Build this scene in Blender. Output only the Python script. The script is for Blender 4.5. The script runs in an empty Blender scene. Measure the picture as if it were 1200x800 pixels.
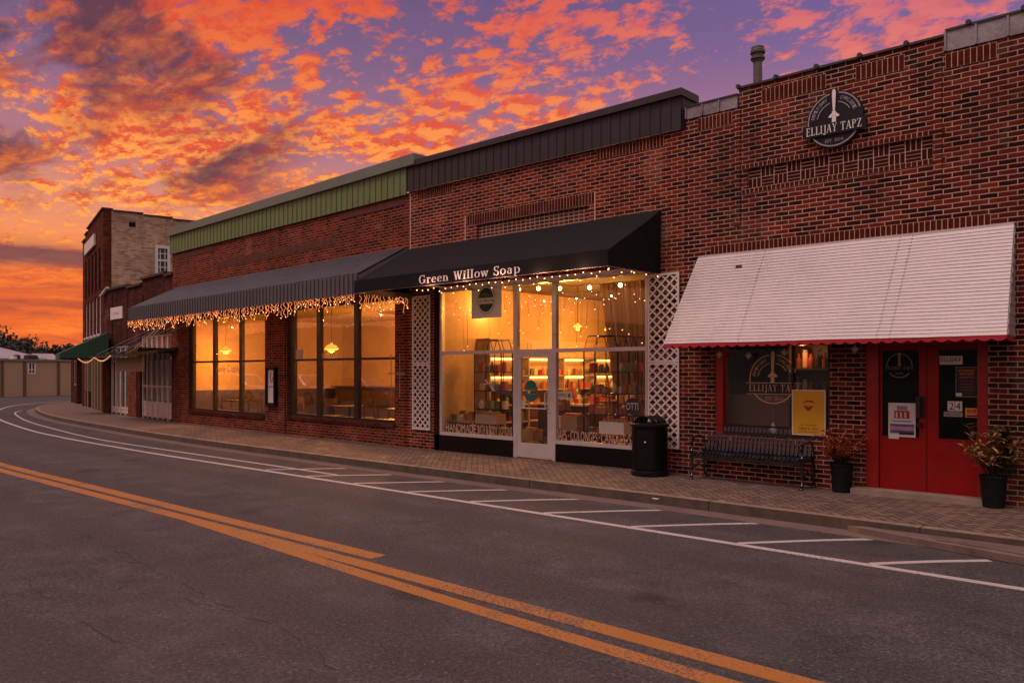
import bpy, math, random
from mathutils import Vector, Matrix
random.seed(11)
R=random.Random(5)
rad=math.radians
sc=bpy.context.scene
COL=sc.collection
# ------------------------------------------------------------------ calibration (camera of the photograph, 1200x800)
FPX=950.; HV=435.; CD=11.8; CH=1.70
AA=math.atan(1030/FPX)
FW=(-math.cos(AA),math.sin(AA)); RT=(math.sin(AA),math.cos(AA))
def ray(u):
    a=u-600; return (FW[0]*FPX+RT[0]*a, FW[1]*FPX+RT[1]*a)
class Seg:
    def __init__(s,o,vp=None):
        s.o=o
        if vp is None: s.d=(1.,0.)
        else:
            d=ray(vp); L=math.hypot(*d); s.d=(-d[0]/L,-d[1]/L)
        s.n=(-s.d[1],s.d[0])            # into the building
        s.ang=math.atan2(s.d[1],s.d[0])
    def w(s,x,y=0.,z=0.):
        return Vector((s.o[0]+s.d[0]*x+s.n[0]*y, s.o[1]+s.d[1]*x+s.n[1]*y, z))
    def F(s,u,v=435.,y=0.):             # point of the photograph on the plane y of this facade
        px,py=s.o[0]+s.n[0]*y, s.o[1]+s.n[1]*y
        dx,dy=s.d; r=ray(u); bx,by=px,py+CD
        det=r[0]*(-dy)+dx*r[1]
        t=(bx*(-dy)+dx*by)/det; q=(r[0]*by-r[1]*bx)/det
        return q, CH+(HV-v)*t
    def S(s,u,y=0.): return s.F(u,435.,y)[0]
def gnd(u,v,z=-.13):
    t=(CH-z)/(v-HV); r=ray(u); return (r[0]*t, r[1]*t-CD)
A=Seg((0.,0.))
B=Seg(tuple(A.w(A.S(479)))[:2],-340)
C_=Seg(tuple(B.w(B.S(203)))[:2],-250)
D_=Seg(tuple(C_.w(C_.S(121)))[:2],-24)
# ------------------------------------------------------------------ mesh builder
class MB:
    def __init__(s): s.v=[];s.f=[];s.m=[];s.r=[]
    def face(s,pts,m=0,r=0):
        n=len(s.v); s.v+= [tuple(p) for p in pts]; s.f.append(tuple(range(n,n+len(pts)))); s.m.append(m); s.r.append(r)
    def box(s,x0,x1,y0,y1,z0,z1,m=0,r=0):
        n=len(s.v)
        s.v+=[(x0,y0,z0),(x1,y0,z0),(x1,y1,z0),(x0,y1,z0),(x0,y0,z1),(x1,y0,z1),(x1,y1,z1),(x0,y1,z1)]
        for q in ((3,2,1,0),(4,5,6,7),(0,1,5,4),(1,2,6,5),(2,3,7,6),(3,0,4,7)):
            s.f.append(tuple(n+i for i in q)); s.m.append(m); s.r.append(r)
        return s
    def prism(s,pts,off,m=0,r=0):       # polygon pts swept by off
        n=len(s.v); k=len(pts); o=Vector(off)
        s.v+=[tuple(p) for p in pts]+[tuple(Vector(p)+o) for p in pts]
        s.f.append(tuple(range(n,n+k))); s.f.append(tuple(range(n+2*k-1,n+k-1,-1)))
        for i in range(k): s.f.append((n+i,n+(i+1)%k,n+k+(i+1)%k,n+k+i))
        s.m+=[m]*(k+2); s.r+=[r]*(k+2)
        return s
    def bar(s,p,q,w,h=None,m=0,up=(0,0,1)):
        p,q=Vector(p),Vector(q); d=(q-p)
        if d.length<1e-6: return s
        d.normalize(); u=Vector(up)
        if abs(d.dot(u))>.98: u=Vector((0,1,0)) if abs(d.y)<.9 else Vector((1,0,0))
        a=d.cross(u).normalized(); b=a.cross(d).normalized(); h=h or w
        a=a*w/2; b=b*h/2
        return s.prism([p-a-b,p+a-b,p+a+b,p-a+b],q-p,m)
    def tube(s,path,r,n=6,m=0,cap=True):
        path=[Vector(p) for p in path]; k=len(path); base=len(s.v)
        for i,p in enumerate(path):
            d=(path[min(i+1,k-1)]-path[max(i-1,0)]).normalized()
            u=Vector((0,0,1)) if abs(d.z)<.9 else Vector((1,0,0))
            a=d.cross(u).normalized(); b=a.cross(d).normalized()
            rr=r[i] if isinstance(r,(list,tuple)) else r
            for j in range(n):
                t=2*math.pi*j/n; s.v.append(tuple(p+a*math.cos(t)*rr+b*math.sin(t)*rr))
        for i in range(k-1):
            for j in range(n):
                s.f.append((base+i*n+j,base+i*n+(j+1)%n,base+(i+1)*n+(j+1)%n,base+(i+1)*n+j)); s.m.append(m); s.r.append(0)
        if cap:
            s.f.append(tuple(base+j for j in range(n))); s.f.append(tuple(base+(k-1)*n+j for j in range(n-1,-1,-1))); s.m+=[m,m]; s.r+=[0,0]
        return s
    def lathe(s,c,prof,n=24,m=0):
        base=len(s.v); k=len(prof)
        for (r,z) in prof:
            for j in range(n):
                t=2*math.pi*j/n; s.v.append((c[0]+r*math.cos(t),c[1]+r*math.sin(t),c[2]+z))
        for i in range(k-1):
            for j in range(n):
                s.f.append((base+i*n+j,base+i*n+(j+1)%n,base+(i+1)*n+(j+1)%n,base+(i+1)*n+j)); s.m.append(m); s.r.append(0)
        s.f.append(tuple(base+j for j in range(n-1,-1,-1))); s.f.append(tuple(base+(k-1)*n+j for j in range(n))); s.m+=[m,m]; s.r+=[0,0]
        return s
    def ball(s,c,r,n=8,m=0,sz=1.):
        h=max(4,n//2+1)
        return s.lathe(c,[(max(.0004,r*math.sin(math.pi*i/h)),-r*sz*math.cos(math.pi*i/h)) for i in range(h+1)],n,m)
    def wall(s,x0,x1,z0,z1,y0,y1,holes=(),m=0,tops=()):
        """front wall with real openings; holes (x0,x1,z0,z1); one welded grid, no hidden coplanar faces"""
        xs=sorted({x0,x1,*[min(max(h[i],x0),x1) for h in holes for i in (0,1)]}); zs=sorted({z0,z1,*[min(max(h[i],z0),z1) for h in holes for i in (2,3)]})
        def solid(i,j):
            if i<0 or j<0 or i>=len(xs)-1 or j>=len(zs)-1: return False
            cx,cz=(xs[i]+xs[i+1])/2,(zs[j]+zs[j+1])/2
            return not any(h[0]<cx<h[1] and h[2]<cz<h[3] for h in holes)
        for i in range(len(xs)-1):
            for j in range(len(zs)-1):
                if not solid(i,j): continue
                a,b,c,d=xs[i],xs[i+1],zs[j],zs[j+1]
                s.face([(a,y0,c),(b,y0,c),(b,y0,d),(a,y0,d)],m); s.face([(b,y1,c),(a,y1,c),(a,y1,d),(b,y1,d)],m)
                if not solid(i-1,j): s.face([(a,y1,c),(a,y0,c),(a,y0,d),(a,y1,d)],m)
                if not solid(i+1,j): s.face([(b,y0,c),(b,y1,c),(b,y1,d),(b,y0,d)],m)
                if not solid(i,j-1): s.face([(a,y1,c),(b,y1,c),(b,y0,c),(a,y0,c)],m)
                if not solid(i,j+1): s.face([(a,y0,d),(b,y0,d),(b,y1,d),(a,y1,d)],m)
        return s
ORG={}
def build(name,mb,mats,parent=None,org=None,seg=A,smooth=False,weld=False):
    o3=ORG[parent.name] if parent is not None else (org or (0,0,0))
    me=bpy.data.meshes.new(name)
    me.from_pydata([(x-o3[0],y-o3[1],z-o3[2]) for x,y,z in mb.v],[],mb.f)
    if not isinstance(mats,(list,tuple)): mats=[mats]
    for m in mats: me.materials.append(m)
    uv=me.uv_layers.new(name='UVMap'); vs=mb.v
    me.polygons.foreach_set('material_index',mb.m)
    for p in me.polygons:
        n=p.normal; ax,ay,az=abs(n.x),abs(n.y),abs(n.z); r=mb.r[p.index]
        for li in p.loop_indices:
            x,y,z=vs[me.loops[li].vertex_index]
            q=(x,y) if az>ax and az>ay else ((x,z) if ay>=ax else (y+.37,z))
            if r==1: q=(q[1],q[0])
            uv.data[li].uv=q
    if smooth: me.polygons.foreach_set('use_smooth',[True]*len(me.polygons))
    me.update()
    ob=bpy.data.objects.new(name,me); COL.objects.link(ob)
    if parent is not None: ob.parent=parent
    else:
        ob.location=seg.w(*o3); ob.rotation_euler=(0,0,seg.ang)
    ORG[ob.name]=o3
    return ob
def tag(o,label,cat,group=None,kind=None):
    if label: o['label']=label
    if cat: o['category']=cat
    if group: o['group']=group
    if kind: o['kind']=kind
    return o
def thing(name,label,cat,seg,org,group=None):
    o=bpy.data.objects.new(name,None); COL.objects.link(o)
    o.location=seg.w(*org); o.rotation_euler=(0,0,seg.ang); o.empty_display_size=.1
    ORG[o.name]=org
    return tag(o,label,cat,group)
def struct(name,mb,mats,**k):
    o=build(name,mb,mats,**k); o['kind']='structure'; return o
def dup(root,loc,label=None,rotz=None,group=None,scale=None):
    def rec(o,par):
        c=o.copy(); COL.objects.link(c); c.parent=par
        for ch in o.children: rec(ch,c)
        return c
    c=rec(root,None); c.location=loc
    if rotz is not None: c.rotation_euler=(0,0,rotz)
    if label: c['label']=label
    if group: c['group']=group
    if scale: c.scale=(scale,)*3
    return c
# ------------------------------------------------------------------ materials
class NT:
    def __init__(s,nt): s.nt=nt
    def n(s,t,**k):
        x=s.nt.nodes.new(t)
        for a,b in k.items(): setattr(x,a,b)
        return x
    def l(s,a,b): s.nt.links.new(a,b)
    def _in(s,sock,v):
        if isinstance(v,bpy.types.NodeSocket): s.l(v,sock)
        elif v is not None: sock.default_value=v
    def math(s,op,a,b=None,c=None,clamp=False):
        x=s.n('ShaderNodeMath',operation=op,use_clamp=clamp)
        for i,v in enumerate((a,b,c)):
            if v is not None: s._in(x.inputs[i],v)
        return x.outputs[0]
    def vm(s,op,a,b=None,out=0):
        x=s.n('ShaderNodeVectorMath',operation=op)
        s._in(x.inputs[0],a)
        if b is not None:
            if op=='SCALE': s._in(x.inputs[3],b)
            else: s._in(x.inputs[1],b)
        return x.outputs[out]
    def mix(s,f,a,b,mode='MIX'):
        x=s.n('ShaderNodeMix',data_type='RGBA',blend_type=mode); x.clamp_factor=True
        s._in(x.inputs[0],f)
        for i,v in ((6,a),(7,b)):
            if isinstance(v,(tuple,list)): v=tuple(v)+(1,) if len(v)==3 else tuple(v)
            s._in(x.inputs[i],v)
        return x.outputs[2]
    def ramp(s,f,stops,interp='LINEAR'):
        x=s.n('ShaderNodeValToRGB'); r=x.color_ramp; r.interpolation=interp
        while len(r.elements)<len(stops): r.elements.new(.5)
        for e,(p,c) in zip(r.elements,stops):
            e.position=p; e.color=(c,c,c,1) if isinstance(c,(int,float)) else tuple(c)+(1,)
        s._in(x.inputs[0],f); return x.outputs[0]
    def smooth(s,v,a,b):
        x=s.n('ShaderNodeMapRange',interpolation_type='SMOOTHSTEP'); s._in(x.inputs[0],v)
        x.inputs[1].default_value=a; x.inputs[2].default_value=b; return x.outputs[0]
    def noise(s,vec,scale,detail=4,rough=.5,dist=0.):
        x=s.n('ShaderNodeTexNoise'); s._in(x.inputs['Vector'],vec); x.inputs['Scale'].default_value=scale
        x.inputs['Detail'].default_value=detail; x.inputs['Roughness'].default_value=rough; x.inputs['Distortion'].default_value=dist
        return x.outputs['Fac']
    def bump(s,h,st=.3,d=.005):
        x=s.n('ShaderNodeBump'); x.inputs['Strength'].default_value=st; x.inputs['Distance'].default_value=d; s._in(x.inputs['Height'],h); return x.outputs[0]
def newmat(name):
    m=bpy.data.materials.new(name); m.use_nodes=True; nt=m.node_tree; b=nt.nodes['Principled BSDF']
    return m,NT(nt),b
def coords(t,kind='Object'):
    return t.n('ShaderNodeTexCoord').outputs[kind]
def paint(name,col,rough=.5,metal=0.,var=.18,scale=3.,bump=.08,spec=None):
    m,t,b=newmat(name); c=coords(t)
    n1=t.noise(c,scale,6,.6); n2=t.noise(c,scale*14,3,.6)
    f=t.math('ADD',t.math('MULTIPLY',n1,.65),t.math('MULTIPLY',n2,.35))
    lo=tuple(x*(1-var) for x in col); hi=tuple(min(1,x*(1+var)) for x in col)
    t.l(t.ramp(f,[(.3,lo),(.7,hi)]),b.inputs['Base Color'])
    t.l(t.ramp(n1,[(.3,max(.05,rough-.1)),(.7,min(1,rough+.1))]),b.inputs['Roughness'])
    b.inputs['Metallic'].default_value=metal
    if spec is not None: b.inputs['Specular IOR Level'].default_value=spec
    if bump: t.l(t.bump(n2,bump,.003),b.inputs['Normal'])
    return m
def brick(name,tones,mortar,bw=.213,rh=.0675,ms=.0058,mort_var=.25,grime=.35,off=.5):
    m,t,b=newmat(name); uv=coords(t,'UV')
    bt=t.n('ShaderNodeTexBrick',offset=off); wn=t.n('ShaderNodeTexNoise'); wn.inputs['Scale'].default_value=4.; wn.inputs['Detail'].default_value=3; t.l(uv,wn.inputs['Vector'])
    t.l(t.vm('ADD',uv,t.vm('SCALE',t.vm('SUBTRACT',wn.outputs['Color'],(.5,.5,.5)),.016)),bt.inputs['Vector'])
    for k,v in (('Color1',(0,0,0,1)),('Color2',(1,1,1,1)),('Mortar',(.5,.5,.5,1)),('Scale',1.),('Mortar Size',ms),('Mortar Smooth',.15),('Bias',0.),('Brick Width',bw),('Row Height',rh)):
        bt.inputs[k].default_value=v
    n1=t.noise(uv,.7,5,.6); n2=t.noise(uv,38,4,.7); n3=t.noise(uv,3.5,4,.6)
    k=t.math('ADD',t.math('MULTIPLY',bt.outputs['Color'],.78),t.math('MULTIPLY',t.math('SUBTRACT',n2,.39),.6),clamp=True)
    k=t.math('ADD',k,t.math('MULTIPLY',t.math('SUBTRACT',n3,.5),.45),clamp=True)
    bc=t.ramp(k,[(i/(len(tones)-1),c) for i,c in enumerate(tones)])
    mc=t.ramp(n3,[(.3,tuple(x*(1-mort_var) for x in mortar)),(.7,mortar)])
    mc=t.mix(t.ramp(n2,[(.35,.45),(.6,0.)]),mc,tuple(x*.35 for x in mortar))
    col=t.mix(bt.outputs['Fac'],bc,mc)
    mp=t.n('ShaderNodeMapping'); mp.inputs['Scale'].default_value=(1.6,.22,1.); t.l(uv,mp.inputs[0]); n4=t.noise(mp.outputs[0],1.6,5,.65)
    col=t.mix(t.ramp(n1,[(.42,0.),(.66,grime)]),col,(.018,.010,.008))
    col=t.mix(t.ramp(n4,[(.52,0.),(.72,grime*1.1)]),col,(.020,.012,.010))
    col=t.mix(t.ramp(t.noise(uv,1.1,4,.7),[(.55,0.),(.75,.28)]),col,(.42,.26,.20))
    t.l(col,b.inputs['Base Color']); b.inputs['Roughness'].default_value=.9; b.inputs['Specular IOR Level'].default_value=.08
    h=t.math('ADD',t.math('MULTIPLY',t.math('SUBTRACT',1.,bt.outputs['Fac']),.8),t.math('MULTIPLY',n2,.35))
    t.l(t.bump(h,.55,.006),b.inputs['Normal'])
    return m
def emis(name,col,st):
    m,t,b=newmat(name); b.inputs['Base Color'].default_value=tuple(col)+(1,); b.inputs['Emission Color'].default_value=tuple(col)+(1,); b.inputs['Emission Strength'].default_value=st
    return m
def glass(name,tint=(1,1,1),refl=1.):
    m,t,b=newmat(name); nt=t.nt; nt.nodes.remove(b); out=[n for n in nt.nodes if n.type=='OUTPUT_MATERIAL'][0]
    tr=t.n('ShaderNodeBsdfTransparent'); tr.inputs[0].default_value=tuple(tint)+(1,)
    gl=t.n('ShaderNodeBsdfGlossy'); gl.inputs['Roughness'].default_value=.02; gl.inputs[0].default_value=(.95,.97,1,1)
    c=coords(t); nn=t.noise(c,.8,2,.5); t.l(t.bump(nn,.05,.05),gl.inputs['Normal'])
    ge=t.n('ShaderNodeNewGeometry'); dt=t.n('ShaderNodeVectorMath',operation='DOT_PRODUCT'); t.l(ge.outputs['Normal'],dt.inputs[0]); t.l(ge.outputs['Incoming'],dt.inputs[1])
    k=t.math('POWER',t.math('SUBTRACT',1.,t.math('ABSOLUTE',dt.outputs['Value']),clamp=True),5.)
    fr=t.math('ADD',.035,t.math('MULTIPLY',k,.75))
    mx=t.n('ShaderNodeMixShader'); t.l(t.math('MULTIPLY',fr,refl,clamp=True),mx.inputs[0]); t.l(tr.outputs[0],mx.inputs[1]); t.l(gl.outputs[0],mx.inputs[2]); t.l(mx.outputs[0],out.inputs[0])
    return m
RED=[(.012,.004,.003),(.050,.008,.005),(.115,.015,.007),(.170,.023,.009),(.245,.042,.015)]
M={}
M['brickA']=brick('taproom_brick',RED,(.68,.45,.37),grime=.42,ms=.0066)
M['brickS']=brick('shop_brick',[(.022,.005,.004),(.090,.011,.006),(.165,.021,.008),(.23,.032,.012),(.29,.055,.018)],(.66,.43,.34),grime=.25,ms=.0062)
M['brickB']=brick('long_shop_brick',[(.032,.007,.005),(.095,.013,.007),(.155,.020,.009),(.205,.030,.012),(.26,.047,.016)],(.48,.26,.18),grime=.3)
M['brickC']=brick('old_brick',[(.03,.010,.008),(.07,.018,.012),(.10,.025,.016),(.12,.032,.02)],(.16,.075,.055),grime=.55)
M['brickD']=brick('tall_brick',[(.05,.012,.009),(.10,.02,.012),(.13,.026,.015),(.16,.034,.02)],(.18,.07,.05),grime=.2)
M['paleB']=brick('painted_brick',[(.36,.21,.15),(.62,.40,.29),(.70,.48,.36),(.76,.54,.41)],(.36,.21,.15),grime=.35)
M['soldier']=brick('soldier_brick',[(.018,.008,.007),(.06,.015,.010),(.10,.022,.013),(.13,.03,.016)],(.46,.28,.23),bw=.23,off=0.,grime=.25)
M['weave']=brick('weave_brick',[(.018,.008,.007),(.06,.015,.010),(.095,.022,.013),(.12,.028,.016)],(.40,.24,.19),bw=9.,ms=.011,off=0.,grime=.3)
M['coping']=paint('coping_tile',(.035,.026,.026),.6)
M['galv']=paint('weathered_flashing',(.27,.23,.25),.5,.2,.6,2.5,.2)
M['darkmetal']=paint('charcoal_fascia',(.050,.042,.047),.5,.1,.2,2.,.05,.2)
M['green']=paint('green_fascia',(.135,.20,.085),.5,.1,.22,2.)
M['greencap']=paint('grey_green_cap',(.145,.185,.15),.5,.1,.2,1.5)
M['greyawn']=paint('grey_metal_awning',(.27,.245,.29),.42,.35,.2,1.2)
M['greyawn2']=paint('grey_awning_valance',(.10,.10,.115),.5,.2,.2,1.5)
M['fabric']=paint('black_canvas',(.013,.012,.014),.85,0,.3,2.5,.25,.12)
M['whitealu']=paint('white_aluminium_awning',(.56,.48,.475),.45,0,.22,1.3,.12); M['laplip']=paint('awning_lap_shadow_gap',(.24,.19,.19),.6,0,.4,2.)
M['dirtyalu']=paint('awning_end_panel',(.42,.35,.34),.5,0,.3,3.)
M['redcloth']=paint('red_valance',(.42,.012,.025),.7,0,.2,5.)
def worn(name,col,rough,chip,dirt):
    m,t,b=newmat(name); c=coords(t); n1=t.noise(c,2.,5,.6); n2=t.noise(c,28,5,.75); n3=t.noise(c,5.,6,.7)
    col_=t.ramp(n1,[(.3,tuple(x*.8 for x in col)),(.7,col)])
    col_=t.mix(t.ramp(n3,[(.55,0.),(.75,.5)]),col_,dirt)
    col_=t.mix(t.ramp(n2,[(.70,0.),(.73,.9)]),col_,chip)
    t.l(col_,b.inputs['Base Color']); t.l(t.ramp(n3,[(.3,rough-.08),(.7,rough+.2)]),b.inputs['Roughness']); b.inputs['Specular IOR Level'].default_value=.3
    t.l(t.bump(n3,.12,.004),b.inputs['Normal']); return m
M['redpaint']=worn('red_door_paint',(.31,.004,.004),.36,(.34,.10,.09),(.09,.008,.006))
M['redpaint_plain']=paint('red_door_paint',(.31,.004,.004),.34,0,.14,1.8,.06,.3)
M['redframe']=paint('red_frame_paint',(.30,.006,.006),.4,0,.2,2.)
M['white']=paint('white_paint',(.72,.66,.64),.5,0,.1,4.)
M['offwhite']=paint('aged_white_paint',(.58,.48,.45),.6,0,.25,3.,.15)
M['alu']=paint('satin_aluminium',(.58,.54,.53),.35,.25,.1,4.)
M['black']=paint('black_paint',(.006,.005,.006),.4,0,.3,6.,.05,.2)
M['blackbench']=paint('glossy_black_metal',(.008,.008,.011),.2,0,.2,6.,.03,.9)
M['bulk']=paint('black_bulkhead',(.007,.006,.006),.5,0,.3,3.,.05,.12)
M['darkframe']=paint('dark_bronze_frame',(.020,.014,.012),.45,.2,.25,4.)
M['concrete']=paint('concrete_step',(.26,.19,.155),.85,0,.35,4.,.4)
M['roof']=paint('roof_membrane',(.05,.045,.045),.9)
M['plaster']=paint('warm_plaster',(.56,.38,.18),.8,0,.22,.8)
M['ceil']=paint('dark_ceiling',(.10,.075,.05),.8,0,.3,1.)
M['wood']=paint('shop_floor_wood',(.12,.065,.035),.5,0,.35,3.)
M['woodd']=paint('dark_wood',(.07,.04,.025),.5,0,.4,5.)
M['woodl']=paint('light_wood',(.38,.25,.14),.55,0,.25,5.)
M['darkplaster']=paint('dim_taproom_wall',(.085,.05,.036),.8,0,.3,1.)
M['pot']=paint('dark_planter',(.010,.010,.012),.5,0,.3,5.,.05,.12)
M['soil']=paint('soil',(.03,.02,.014),.95,0,.4,30.,.5)
M['glass']=glass('shop_glass',(.97,.96,.94),1.15)
M['glassd']=glass('dark_glass',(.30,.28,.28),.75)
M['farpane']=paint('far_window_pane',(.035,.04,.05),.08,0,.3,2.,0)
M['paperw']=paint('white_card',(.70,.65,.62),.7,0,.06,6.)
M['letter']=paint('white_lettering',(.82,.76,.74),.5,0,.05,6.,0)
M['letterd']=paint('faded_window_lettering',(.60,.40,.28),.6,0,.1,6.,0)
M['ink']=paint('black_ink',(.012,.011,.012),.6,0,.1,6.,0)
M['signgrey']=paint('charcoal_sign_face',(.016,.014,.019),.5,0,.2,4.,.05,.2)
M['signline']=paint('grey_sign_rim',(.34,.31,.33),.5,0,.15,6.)
M['yellow']=paint('yellow_sign_face',(.72,.37,.012),.5,0,.08,4.)
M['rust']=paint('rust_red_print',(.34,.03,.012),.6,0,.1,6.,0)
M['orange']=paint('orange_print',(.80,.26,.03),.6,0,.1,6.,0)
M['blue']=paint('blue_photo_print',(.06,.10,.30),.6,0,.6,14.,0)
M['pinkp']=paint('pink_photo_print',(.50,.22,.24),.6,0,.3,14.,0)
M['teal']=paint('teal_decal',(.02,.14,.11),.5,0,.3,8.,0)
M['darkgreen']=paint('dark_green_print',(.012,.05,.018),.5,0,.4,8.,0)
M['beige']=paint('beige_metal_siding',(.42,.27,.17),.7,0,.1,.5)
M['lilacroof']=paint('pale_metal_roof',(.34,.28,.32),.5,.2,.1,.5)
M['trunk']=paint('bark',(.045,.032,.024),.9,0,.4,6.,.5)
M['bulb']=emis('warm_bulb',(1.,.45,.16),5.)
M['bulbbig']=emis('warm_globe_bulb',(1.,.55,.18),22.)
M['strand']=emis('glowing_strand',(1.,.34,.10),.85)
M['shade']=emis('glowing_lamp_shade',(1.,.42,.07),1.7)
M['strip']=emis('shelf_light_strip',(1.,.52,.14),4.5)
M['wire']=paint('dark_wire',(.03,.02,.015),.6)
M['cream']=paint('cream_curtain',(.60,.36,.17),.85,0,.12,2.)
M['awngreen']=paint('dark_green_awning',(.018,.070,.045),.7,0,.2,2.)
M['tan']=paint('tan_board',(.40,.29,.20),.7,0,.1,3.)
def leafmat(name,stops):
    m,t,b=newmat(name); c=coords(t); n=t.noise(c,9 if 'far' not in name else .9,3,.6)
    t.l(t.ramp(n,[(.25+.5*i/(len(stops)-1),s) for i,s in enumerate(stops)]),b.inputs['Base Color']); b.inputs['Roughness'].default_value=.6
    return m
M['leafo']=leafmat('orange_fern_leaf',[(.14,.02,.010),(.38,.075,.02),(.52,.15,.045)])
M['leafr']=leafmat('russet_leaf',[(.10,.05,.02),(.30,.12,.05),(.30,.20,.07),(.58,.32,.18)])
M['leafg']=leafmat('dark_conifer_leaf',[(.012,.022,.008),(.03,.05,.016),(.06,.08,.025)])
M['leaff']=leafmat('far_tree_leaf',[(.008,.012,.006),(.02,.026,.012),(.034,.036,.016)])
M['leafa']=leafmat('far_autumn_leaf',[(.05,.035,.015),(.10,.06,.022),(.13,.09,.04)])
def asphalt():
    m,t,b=newmat('asphalt'); c=coords(t)
    big=t.noise(c,.22,4,.6); mid=t.noise(c,2.2,5,.65); fine=t.noise(c,30,5,.85)
    vo=t.n('ShaderNodeTexVoronoi'); vo.inputs['Scale'].default_value=80; t.l(c,vo.inputs['Vector'])
    f=t.math('ADD',t.math('MULTIPLY',mid,.3),t.math('MULTIPLY',fine,.7))
    col=t.ramp(f,[(.37,(.018,.0155,.0175)),(.5,(.058,.049,.0535)),(.63,(.130,.110,.118))])
    col=t.mix(t.ramp(big,[(.38,0.),(.62,.40)]),col,(.078,.060,.056))
    sy=t.n('ShaderNodeSeparateXYZ'); t.l(c,sy.inputs[0]); wv_=t.math('SINE',t.math('MULTIPLY',sy.outputs[1],3.6))
    col=t.mix(t.math('MULTIPLY',t.ramp(wv_,[(.2,0.),(.9,1.)]),t.ramp(mid,[(.35,.08),(.7,.5)])),col,(.034,.028,.029))
    oil=t.noise(c,.9,3,.5); col=t.mix(t.ramp(oil,[(.66,0.),(.74,.6)]),col,(.018,.014,.014))
    hs=t.n('ShaderNodeSeparateColor'); t.l(vo.outputs['Color'],hs.inputs[0])
    sp=t.math('MULTIPLY',t.math('GREATER_THAN',hs.outputs[0],.93),t.ramp(vo.outputs['Distance'],[(.2,1.),(.55,0.)]))
    col=t.mix(t.math('MULTIPLY',sp,t.ramp(fine,[(.4,.2),(.62,.8)])),col,(.30,.25,.25))
    dk=t.math('MULTIPLY',t.math('LESS_THAN',hs.outputs[1],.2),t.ramp(vo.outputs['Distance'],[(.2,1.),(.6,0.)]))
    col=t.mix(t.math('MULTIPLY',dk,.6),col,(.014,.011,.011))
    t.l(col,b.inputs['Base Color'])
    t.l(t.ramp(mid,[(.3,.72),(.7,.9)]),b.inputs['Roughness']); b.inputs['Specular IOR Level'].default_value=.2
    h=t.math('ADD',fine,t.math('MULTIPLY',vo.outputs['Distance'],.8)); t.l(t.bump(h,.5,.006),b.inputs['Normal'])
    return m
M['asphalt']=asphalt()
def marking(name,col,wear=.5):
    m,t,b=newmat(name); c=coords(t)
    n=t.noise(c,40,4,.75); n2=t.noise(c,1.6,4,.6)
    k=t.math('ADD',n,t.math('MULTIPLY',t.math('SUBTRACT',n2,.5),.5))
    cc=t.ramp(n2,[(.3,tuple(x*.75 for x in col)),(.7,col)])
    t.l(t.mix(t.ramp(k,[(.53,0.),(.60,1.)] if wear>.4 else [(.57,0.),(.66,1.)]),cc,(.07,.05,.05)),b.inputs['Base Color']); b.inputs['Roughness'].default_value=.75
    return m
M['yline']=marking('worn_yellow_paint',(.40,.145,.020),.5)
M['wline']=marking('worn_white_paint',(.50,.43,.42),.3)
def pavermat():
    m,t,b=newmat('brick_paver'); at=t.n('ShaderNodeAttribute',attribute_name='tone'); c=coords(t)
    n=t.noise(c,30,4,.7); big=t.noise(c,.5,4,.6)
    k=t.math('ADD',t.math('MULTIPLY',at.outputs['Fac'],.7),t.math('MULTIPLY',n,.35))
    col=t.ramp(k,[(.1,(.085,.055,.045)),(.5,(.15,.096,.074)),(.95,(.22,.14,.105))])
    col=t.mix(t.ramp(big,[(.4,0.),(.65,.35)]),col,(.06,.04,.035))
    t.l(col,b.inputs['Base Color']); b.inputs['Roughness'].default_value=.8; t.l(t.bump(n,.4,.004),b.inputs['Normal'])
    return m
M['paver']=pavermat()
M['joint']=paint('paver_joint',(.028,.020,.017),.95,0,.3,8.)
M['sidewalk']=paint('sidewalk_concrete',(.135,.085,.068),.85,0,.3,1.5,.3)
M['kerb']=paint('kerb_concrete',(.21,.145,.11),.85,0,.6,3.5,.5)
M['gutter']=paint('gutter_concrete',(.125,.085,.072),.85,0,.35,2.,.4)
M['crack']=paint('crack_filler',(.026,.021,.022),.9)
M['grassg']=paint('far_ground',(.06,.06,.035),.95,0,.4,.2)
M['hill']=paint('wooded_hill',(.03,.035,.02),.95,0,.5,.08)
# ------------------------------------------------------------------ lettering
def bfont(txt,width,height,cx,cz,y,mb,m=0,ext=.003,ang=0.,spacing=1.):
    cu=bpy.data.curves.new('t','FONT'); cu.body=txt; cu.align_x='CENTER'; cu.size=1; cu.space_character=spacing; cu.resolution_u=3
    ob=bpy.data.objects.new('t',cu); COL.objects.link(ob); dg=bpy.context.evaluated_depsgraph_get()
    me=bpy.data.meshes.new_from_object(ob.evaluated_get(dg)); bpy.data.objects.remove(ob); bpy.data.curves.remove(cu)
    xs=[v.co.x for v in me.vertices]; ys=[v.co.y for v in me.vertices]
    x0,x1,y0,y1=min(xs),max(xs),min(ys),max(ys); sx=width/(x1-x0); sy=height/(y1-y0) if height else sx
    n=len(mb.v); ca,sa=math.cos(ang),math.sin(ang)
    for v in me.vertices:
        px=(v.co.x-(x0+x1)/2)*sx; pz=(v.co.y-(y0+y1)/2)*sy
        mb.v.append((cx+px*ca-pz*sa,y,cz+px*sa+pz*ca))
    for p in me.polygons: mb.f.append(tuple(n+i for i in p.vertices)); mb.m.append(m); mb.r.append(0)
    bpy.data.meshes.remove(me)
TH,TN=.145,.05
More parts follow.
